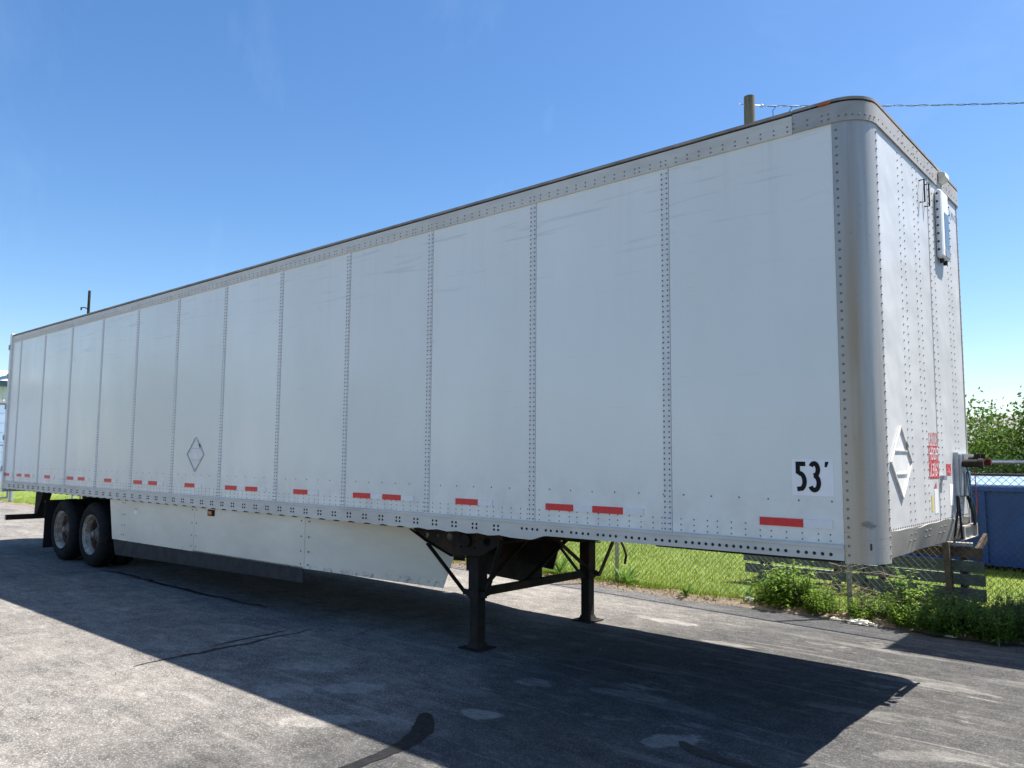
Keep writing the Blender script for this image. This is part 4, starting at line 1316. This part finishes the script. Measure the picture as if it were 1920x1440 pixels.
# dumpster
D = thing('blue_dumpster', 'dark blue metal dumpster with sloped lid coloured pale like reflected sky behind the fence', 'dumpster', (.8, 10.4, 0))
b = MB()
b.add([(-2.6,9.6,.12),(4.2,9.6,.12),(4.2,11.4,.12),(-2.6,11.4,.12),(-2.7,9.5,1.37),(4.3,9.5,1.37),(4.3,11.5,1.46),(-2.7,11.5,1.46)],
      [(0,3,2,1),(4,5,6,7),(0,1,5,4),(1,2,6,5),(2,3,7,6),(3,0,4,7)])
b.build('bin_body', M['dumpster'], D)
for xx in np.arange(-2.3, 4.2, 1.05):
    b = MB(); b.beam((xx, 9.56, .16), (xx, 9.475, 1.30), .09, .06, (0,1,0)); b.build('rib', M['dumpster'], D)
b = MB(); b.box(-2.72, 4.32, 9.43, 9.5, 1.30, 1.372); b.build('rim_bar', M['dumpster'], D, bev=.008)
for k in range(3):
    xa = -2.68+k*2.33
    b = MB(); b.add([(xa,9.47,1.378),(xa+2.3,9.47,1.378),(xa+2.3,11.45,1.475),(xa,11.45,1.475),(xa,9.47,1.41),(xa+2.3,9.47,1.41),(xa+2.3,11.45,1.51),(xa,11.45,1.51)],
                    [(0,3,2,1),(4,5,6,7),(0,1,5,4),(1,2,6,5),(2,3,7,6),(3,0,4,7)])
    b.build('lid', M['dumplid'], D, bev=.01)
b = MB(); b.cyl((-2.7, 11.5, 1.52), (4.3, 11.5, 1.52), .04, n=8); b.build('hinge_bar', M['bolt'], D)
for xx in (-2.2, 3.8):
    for yy in (9.8, 11.2):
        b = MB(); b.box(xx-.08, xx+.08, yy-.05, yy+.05, .03, .125); b.build('skid', M['bolt'], D)

# ------------------------------------------------------------------ weeds
def leaf_quads(V, F, base, dirn, length, width, droop):
    d = Vector(dirn).normalized()
    sd = d.cross(Vector((0,0,1)))
    if sd.length < .05: sd = Vector((1,0,0))
    sd.normalize()
    p1 = base + d*length*.5 + Vector((0,0,-droop*length*.15)); p2 = base + d*length + Vector((0,0,-droop*length*.6))
    m_ = len(V)
    V += [tuple(base), tuple(p1+sd*width/2+Vector((0,0,width*.18))), tuple(p1), tuple(p1-sd*width/2+Vector((0,0,width*.18))), tuple(p2)]
    F += [(m_, m_+2, m_+1), (m_, m_+3, m_+2), (m_+1, m_+2, m_+4), (m_+2, m_+3, m_+4)]
def weed_mesh(h, ns, spread, ll, lw, per, rnd):
    V, F = [], []; SV = MB()
    for s_ in range(ns):
        a = rnd.uniform(0, 6.283); rr = spread*math.sqrt(rnd.uniform(0, 1))*.6
        p = Vector((math.cos(a)*rr, math.sin(a)*rr, 0)); hh = h*rnd.uniform(.55, 1.0)
        lean = Vector((math.cos(a), math.sin(a), 0))*rnd.uniform(.05, .35)*hh
        pts = [p + lean*(k/4)**1.4 + Vector((0,0,hh*k/4)) for k in range(5)]
        SV.tube(pts, [.004,.0035,.003,.0025,.0015], 4)
        for k in range(per):
            f = rnd.uniform(.12, 1.0)
            i = min(3, int(f*4)); q = pts[i].lerp(pts[i+1], f*4-i)
            an = rnd.uniform(0, 6.283)
            dr = Vector((math.cos(an), math.sin(an), rnd.uniform(.0, .8)))
            sc = (1.15-.6*f)*rnd.uniform(.7, 1.2)
            leaf_quads(V, F, q, dr, ll*sc, lw*sc, rnd.uniform(.2, 1.0))
    return np_mesh('weed_leaves', np.array(V), np.array(F)), SV.mesh('weed_stems')
rnd = random.Random(3)
kinds = []
for (h, ns, sp_, ll, lw, per) in [(.42, 20, .26, .095, .038, 30), (.34, 24, .28, .07, .024, 42), (.50, 14, .18, .11, .05, 26), (.30, 26, .30, .06, .032, 36)]:
    kinds.append(weed_mesh(h, ns, sp_, ll, lw, per, rnd))
def weed(x_, y_, k, s_, label, group, mat='weed', rz=None, zs=1.05):
    T = thing('weed', label, 'weed', (x_, y_, .02), group)
    for me_, nm, mt in ((kinds[k][0], 'leaves', M[mat]), (kinds[k][1], 'stems', M['weed2'])):
        o = bpy.data.objects.new(nm, me_)
        if not me_.materials: me_.materials.append(mt)
        col.objects.link(o); o.parent = T
        o.scale = (s_*1.1, s_*1.1, s_*zs)
        o.material_slots[0].link = 'OBJECT'; o.material_slots[0].material = mt
    T.rotation_euler = (0, 0, rnd.uniform(0, 6.28) if rz is None else rz)
    return T
GW = 'leafy weeds along the foot of the fence'
ORD = ['leftmost', 'second from the left', 'third from the left', 'fourth from the left', 'fifth from the left', 'sixth from the left', 'seventh from the left', 'eighth from the left', 'ninth from the left', 'tenth from the left', 'eleventh from the left', 'twelfth from the left', 'thirteenth from the left', 'fourteenth from the left', 'rightmost']
WI = 0
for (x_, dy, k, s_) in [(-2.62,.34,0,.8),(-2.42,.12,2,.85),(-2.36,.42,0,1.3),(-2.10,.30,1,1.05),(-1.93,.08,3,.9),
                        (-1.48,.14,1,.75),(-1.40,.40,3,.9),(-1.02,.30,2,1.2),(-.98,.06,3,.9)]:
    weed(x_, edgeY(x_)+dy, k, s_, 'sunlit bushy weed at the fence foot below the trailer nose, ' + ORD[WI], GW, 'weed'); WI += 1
WI = 0
GS = 'shaded weeds right of the trailer nose'
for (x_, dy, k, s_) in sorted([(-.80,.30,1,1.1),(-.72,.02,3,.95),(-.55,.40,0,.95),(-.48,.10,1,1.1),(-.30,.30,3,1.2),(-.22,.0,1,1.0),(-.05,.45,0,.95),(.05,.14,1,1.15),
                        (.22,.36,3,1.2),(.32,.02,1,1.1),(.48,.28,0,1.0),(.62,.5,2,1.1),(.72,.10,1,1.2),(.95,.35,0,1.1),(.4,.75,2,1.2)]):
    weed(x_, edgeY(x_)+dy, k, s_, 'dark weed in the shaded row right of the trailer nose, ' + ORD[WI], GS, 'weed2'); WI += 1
def dock(x_, y_, n_, ll, lw, label):
    V, F = [], []
    for k in range(n_):
        a = rnd.uniform(0, 6.283); up = rnd.uniform(.5, 2.4)
        leaf_quads(V, F, Vector((0, 0, .01)), Vector((math.cos(a), math.sin(a), up)), ll*rnd.uniform(.6, 1.1), lw*rnd.uniform(.7, 1.1), rnd.uniform(.1, .8))
    T = thing('broadleaf_weed', label, 'weed', (x_, y_, .025))
    o = put('leaves', np_mesh('leaves', np.array(V), np.array(F)), M['dock']); o.parent = T
dock(-4.72, edgeY(-4.72)+.30, 22, .36, .075, 'large pale broadleaf weed at the foot of the fence post right of the landing legs')
dock(-5.95, edgeY(-5.95)+.38, 22, .40, .085, 'pale broadleaf weed seen behind the far landing leg')
dock(-3.62, edgeY(-3.62)+.12, 16, .20, .05, 'small lone broadleaf weed at the edge of the asphalt')
dock(-2.98, edgeY(-2.98)+.45, 18, .22, .055, 'broadleaf weed beside the left end of the tipped teal table')
# dead vines on the fence
V_ = MB()
for k in range(30):
    x_ = rnd.uniform(-1.9, -.85); z_ = rnd.uniform(.05, .6)
    p = Vector((x_, fenceY(x_)+rnd.uniform(-.06, .06), z_)); pts = [p.copy()]
    d = Vector((rnd.uniform(-1, 1), rnd.uniform(-.2, .2), rnd.uniform(-.8, .5))).normalized()
    for j in range(5):
        d = (d+Vector((rnd.uniform(-.4, .4), rnd.uniform(-.2, .2), rnd.uniform(-.4, .4)))).normalized()
        p = p+d*rnd.uniform(.05, .12); p.z = max(.03, p.z); pts.append(p.copy())
    V_.tube(pts, [.0045,.004,.0035,.003,.0025,.0015], 4)
o = V_.build('dead_vine', M['twig'])
tag(o, 'tangle of dry brown vines on the chain link fence below the nose', 'vine')
# flowers on the weeds
n = 0
for (x_, dy, z_, mt) in [(-.62,.05,.36,'flower'),(-.50,.0,.40,'flower'),(-.40,.04,.37,'flower'),(-.2,-.02,.33,'flower'),(-.12,.02,.34,'flower')]:
    b = MB()
    for k in range(6):
        a = k*1.047
        b.add([(x_, edgeY(x_)+dy, z_), (x_+.012*math.cos(a), edgeY(x_)+dy+.012*math.sin(a), z_+.008), (x_+.012*math.cos(a+.8), edgeY(x_)+dy+.012*math.sin(a+.8), z_+.008)], [(0,1,2)])
    T = thing('yellow_flower', 'tiny yellow flower among the shaded weeds, ' + ORD[n], 'flower', (x_, edgeY(x_)+dy, .03), 'yellow weed flowers')
    b.build('petals', M[mt], T); n += 1
    b = MB(); b.tube([(x_, edgeY(x_)+dy, .05), (x_, edgeY(x_)+dy, z_)], .002, 4); b.build('stem', M['weed2'], T)
# litter
def crumple(name, x_, y_, sx, sy, sz, mat, label, cat):
    import bmesh
    bm = bmesh.new(); bmesh.ops.create_icosphere(bm, subdivisions=3, radius=1)
    for v in bm.verts:
        k = 1+.35*(math.sin(v.co.x*7+v.co.y*5)*math.cos(v.co.z*9)+rnd.uniform(-.35, .35))
        v.co = Vector((v.co.x*sx*k, v.co.y*sy*k, max(-.25, v.co.z)*sz*k))
    me_ = bpy.data.meshes.new(name); bm.to_mesh(me_); bm.free()
    o = put(name, me_, mat); o.location = (x_, y_, sz*.35+.005)
    tag(o, label, cat)
crumple('crumpled_paper', -1.42, 4.05, .14, .06, .035, M['litter'], 'crumpled cream paper lying at the base of the fence post', 'litter')
crumple('paper_scrap', -1.72, 4.09, .05, .025, .02, M['litter'], 'small pale scrap on the asphalt left of the crumpled paper', 'litter')
crumple('plastic_bag', -2.86, 4.42, .09, .05, .05, M['clearplastic'], 'crumpled clear plastic litter beside the tipped teal table', 'litter')
crumple('foam_scrap', -.55, 4.02, .05, .02, .012, M['litter'], 'flat pale scrap at the shaded asphalt edge', 'litter')

# ------------------------------------------------------------------ trees
def tree(name, x_, y_, h, r, nleaf, label, seed, mat='treeleaf', leaf=.11, low=.25, group=None):
    R_ = np.random.default_rng(seed); rr = random.Random(seed)
    T = thing(name, label, 'tree', (x_, y_, 0), group)
    b = MB(); tips = []
    b.tube([(x_, y_, -.05), (x_+.05, y_, h*.25), (x_-.04, y_+.05, h*.5), (x_, y_, h*.8)], [h*.03, h*.024, h*.016, h*.006], 8)
    for k in range(34):
        f = rr.uniform(low*.7, .9); a = rr.uniform(0, 6.283)
        p0 = Vector((x_, y_, h*f*.85)); rad = r*(1-.55*f)*rr.uniform(.6, 1.05)
        p2 = p0+Vector((math.cos(a)*rad, math.sin(a)*rad, rad*rr.uniform(.5, 1.0)))
        p2.z = min(p2.z, h*1.0)
        p1 = p0.lerp(p2, .5)+Vector((0, 0, -rad*.06))
        b.tube([p0, p1, p2], [h*.008, h*.005, h*.002], 5)
        tips += [p1, p0.lerp(p2, .75), p2]
    b.build('trunk', M['bark'], T)
    tips = np.array([tuple(p) for p in tips])
    c = tips[R_.integers(0, len(tips), nleaf)] + R_.normal(0, 1, (nleaf, 3))*np.array([r*.11, r*.11, r*.12])
    a1 = R_.normal(0, 1, (nleaf, 3)); a1 /= np.linalg.norm(a1, axis=1)[:, None]
    a2 = R_.normal(0, 1, (nleaf, 3)); a2 -= a1*(a1*a2).sum(1)[:, None]; a2 /= np.linalg.norm(a2, axis=1)[:, None]
    s_ = R_.uniform(.6, 1.2, nleaf)[:, None]*leaf/2
    V = np.empty((nleaf*4, 3)); V[0::4] = c-a1*s_; V[1::4] = c+a2*s_*.55; V[2::4] = c+a1*s_; V[3::4] = c-a2*s_*.55
    put('crown', np_mesh('crown', V, np.arange(nleaf*4).reshape(-1, 4)), M[mat], T)
tree('leafy_tree', -2.2, 20.5, 3.1, 2.6, 12000, 'bright green leafy tree behind the blue dumpster', 11, leaf=.13, low=.05)
tree('lot_tree', -47, -17, 8.5, 3.6, 3500, 'rounded tree across the lot, left of the frame', 21, leaf=.35, low=.2)
tree('lot_tree', -58, -27, 10, 4.2, 3500, 'tall tree across the lot, furthest left of the frame', 22, leaf=.35, low=.2)
tree('lot_tree', -36, -24, 7.5, 3.2, 3500, 'small tree across the lot, nearest of the three outside the frame', 23, leaf=.35, low=.2)
tree('leafy_tree', 3.4, 21.5, 2.8, 2.4, 8000, 'leafy tree further right behind the blue dumpster', 12, leaf=.13, low=.05)

# ------------------------------------------------------------------ poles and cable
PO = thing('utility_pole', 'wooden utility pole top above the trailer roof near the nose', 'pole', (-6.66, 13.17, 0))
b = MB(); b.tube([(-6.70, 13.15, -.2), (-6.68, 13.16, 5), (-6.66, 13.17, 10.86)], [.19, .165, .135], 14); b.build('shaft', M['pole'], PO, smooth=True)
b = MB(); b.cyl((-6.85, 13.0, 10.66), (-6.45, 13.34, 10.63), .014, n=6); b.tube([(-6.47, 13.33, 10.63), (-6.42, 13.37, 10.66), (-6.38, 13.40, 10.62), (-6.42, 13.37, 10.58), (-6.47, 13.33, 10.61)], .012, 6)
b.build('eye_bolt', M['galv'], PO)
P0 = Vector((-6.42, 13.37, 10.62)); P1 = Vector((16.0, 23.0, 9.3))
PO2 = thing('utility_pole', 'wooden utility pole outside the frame holding the cable end', 'pole', (16.1, 23.05, 0))
b = MB(); b.tube([(16.1, 23.05, -.2), (16.1, 23.05, 9.7)], [.18, .14], 12); b.build('shaft', M['pole'], PO2, smooth=True)
CB = thing('service_cable', 'twisted grey overhead cable running right from the wooden pole', 'cable', tuple(P0))
def sag(f): return P0.lerp(P1, f) + Vector((0, 0, -.55*4*f*(1-f)))
for k in range(2):
    b = MB(); pts = []
    N_ = 420
    for i in range(N_+1):
        f = i/N_; p = sag(f); a = i*2*math.pi/9+k*math.pi
        pts.append(p+Vector((0, math.sin(a)*.014, math.cos(a)*.014)))
    b.tube(pts, .008, 5); b.build('strand', M['cable'] if k else M['chassis'], CB)
b = MB()
for f, L_ in ((.012, .34), (.028, .3)):
    p = sag(f); b.tube([p, p+Vector((.02, .02, -.03)), p+Vector((-.03, -.03, -.12)), p+Vector((-.02, -.02, -L_))], .009, 5)
b.build('tail_wire', M['chassis'], CB)
PL = thing('light_pole', 'thin grey pole with a small side arm above the trailer rear', 'pole', (-50.1, 13.83, 0))
b = MB(); b.tube([(-50.13, 13.83, -.2), (-50.13, 13.83, 11.9)], [.13, .08], 10); b.build('shaft', M['chassis'], PL, smooth=True)
b = MB(); b.tube([(-50.13, 13.83, 10.75), (-50.2, 13.62, 10.82), (-50.22, 13.45, 10.8)], .035, 6); b.cyl((-50.22, 13.45, 10.8), (-50.22, 13.43, 10.62), .06, .03, n=8); b.build('side_arm', M['chassis'], PL)

# ------------------------------------------------------------------ building beyond the rear, house behind the trees
M['siding'] = simple('ribbed_white_siding', (0.62, 0.64, 0.64), 0.5, 0.1, 0.06, 2)
M['bluetrim'] = simple('blue_trim', (0.06, 0.13, 0.22), 0.5, 0, 0.1, 4)
M['baydoor'] = simple('pale_blue_door', (0.30, 0.40, 0.58), 0.45, 0, 0.06, 3)
M['roofmetal'] = simple('pale_roof_metal', (0.55, 0.53, 0.50), 0.5, 0.2, 0.15, 2)
M['greyband'] = simple('grey_lintel', (0.28, 0.27, 0.27), 0.6, 0, 0.1, 2)
WH = thing('metal_warehouse', 'white ribbed warehouse with blue trim at the far left edge', 'building', (-62, 2, 0))
b = MB(); b.box(-75, -56.6, -14, 14, 0, 6.1); wl_ = b.build('wall', M['siding'], WH)
b = MB(); b.box(-.03, .04, -.05, .05, 5.16, 6.1); rm = b.mesh('wall_rib')
for k in range(92):
    put('wall_rib', rm, M['siding'], wl_, loc=(-56.6, -13.8+.3*k, 0))
b = MB(); b.box(-56.6, -56.5, -14, 14, 5.02, 5.16); b.build('lintel_band', M['greyband'], WH)
for k in range(6):
    y0 = -13.6+4.6*k
    b = MB(); b.box(-56.6, -56.56, y0, y0+4.2, 0, 5.0); d = b.build('bay_door', M['baydoor'], WH)
    for j in range(8):
        q = MB(); q.box(-56.56, -56.54, y0+.02, y0+4.18, .03+.62*j, .03+.62*j+.59); q.build('door_section', M['baydoor'], d)
b = MB(); b.box(-75.3, -56.3, -14.3, 14.3, 6.1, 6.4); b.build('blue_fascia', M['bluetrim'], WH)
b = MB(); b.add([(-56.2,-14.4,6.42),(-56.2,14.4,6.42),(-65,14.4,7.9),(-65,-14.4,7.9),(-75.4,14.4,6.42),(-75.4,-14.4,6.42)], [(0,1,2,3),(3,2,4,5),(0,3,5),(1,4,2),(0,5,4,1)])
b.build('roof', M['roofmetal'], WH)
b = MB(); b.add([(-56.15,10.2,6.42),(-56.15,12.4,7.15),(-56.15,14.4,7.7),(-56.15,14.4,7.45),(-56.15,12.4,6.9),(-56.15,10.2,6.2),
                 (-56.3,10.2,6.42),(-56.3,12.4,7.15),(-56.3,14.4,7.7),(-56.3,14.4,7.45),(-56.3,12.4,6.9),(-56.3,10.2,6.2)],
                [(0,1,4,5),(1,2,3,4),(6,11,10,7),(7,10,9,8),(0,6,7,1),(1,7,8,2),(5,4,10,11),(4,3,9,10)])
b.build('gable_trim', M['bluetrim'], WH)
M['housewall'] = simple('beige_siding', (0.48, 0.44, 0.38), 0.7, 0, 0.08, 2)
M['houseroof'] = simple('grey_shingle', (0.20, 0.19, 0.18), 0.85, 0, 0.2, 4)
HO = thing('beige_house', 'low beige house with grey roof half hidden behind the leafy tree', 'house', (-4, 55, 0))
b = MB(); b.box(-12, 6, 50, 60, 0, 2.9); b.build('wall', M['housewall'], HO)
b = MB(); b.prism([(49.5, 2.88), (60.5, 2.88), (55, 4.7)], 'x', -12.4, 6.4); b.build('roof', M['houseroof'], HO)
for xx in (-10, -6.5, -3, 1.2):
    b = MB(); b.box(xx, xx+1.2, 49.94, 49.99, 1.0, 2.2); w_ = b.build('window', M['whiteplastic'], HO)
    b = MB(); b.box(xx+.08, xx+1.12, 49.92, 49.939, 1.08, 2.12); b.build('pane', M['screen'], w_)

# neighbouring box trailer just right of the frame, whose shade falls by the fence
NB = thing('parked_box_trailer', 'white box trailer parked behind the fence right of the frame', 'trailer', (4, 6.1, 0))
b = MB(); b.box(.36, 8.5, 4.82, 7.35, 1.1, 4.12); b.build('box_body', M['paint'], NB, bev=.03)
b = MB(); b.box(.34, 8.52, 4.80, 4.819, 1.08, 1.25); b.box(.34, 8.52, 4.80, 4.819, 3.98, 4.13); b.build('side_rail', M['alu'], NB)
for xx in (6.2, 7.4):
    for yy in (4.95, 6.95):
        b = MB(); b.lathe_y([(.3,yy),(.45,yy-.02),(.51,yy+.03),(.51,yy+.25),(.45,yy+.28),(.3,yy+.26),(.1,yy+.2),(.1,yy+.05)], (xx, .51), 32); b.build('wheel', M['tyre'], NB, smooth=True)
for yy in (5.2, 6.9):
    b = MB(); b.box(2.6, 2.73, yy, yy+.13, .03, 1.1); b.build('landing_leg', M['chassis'], NB)
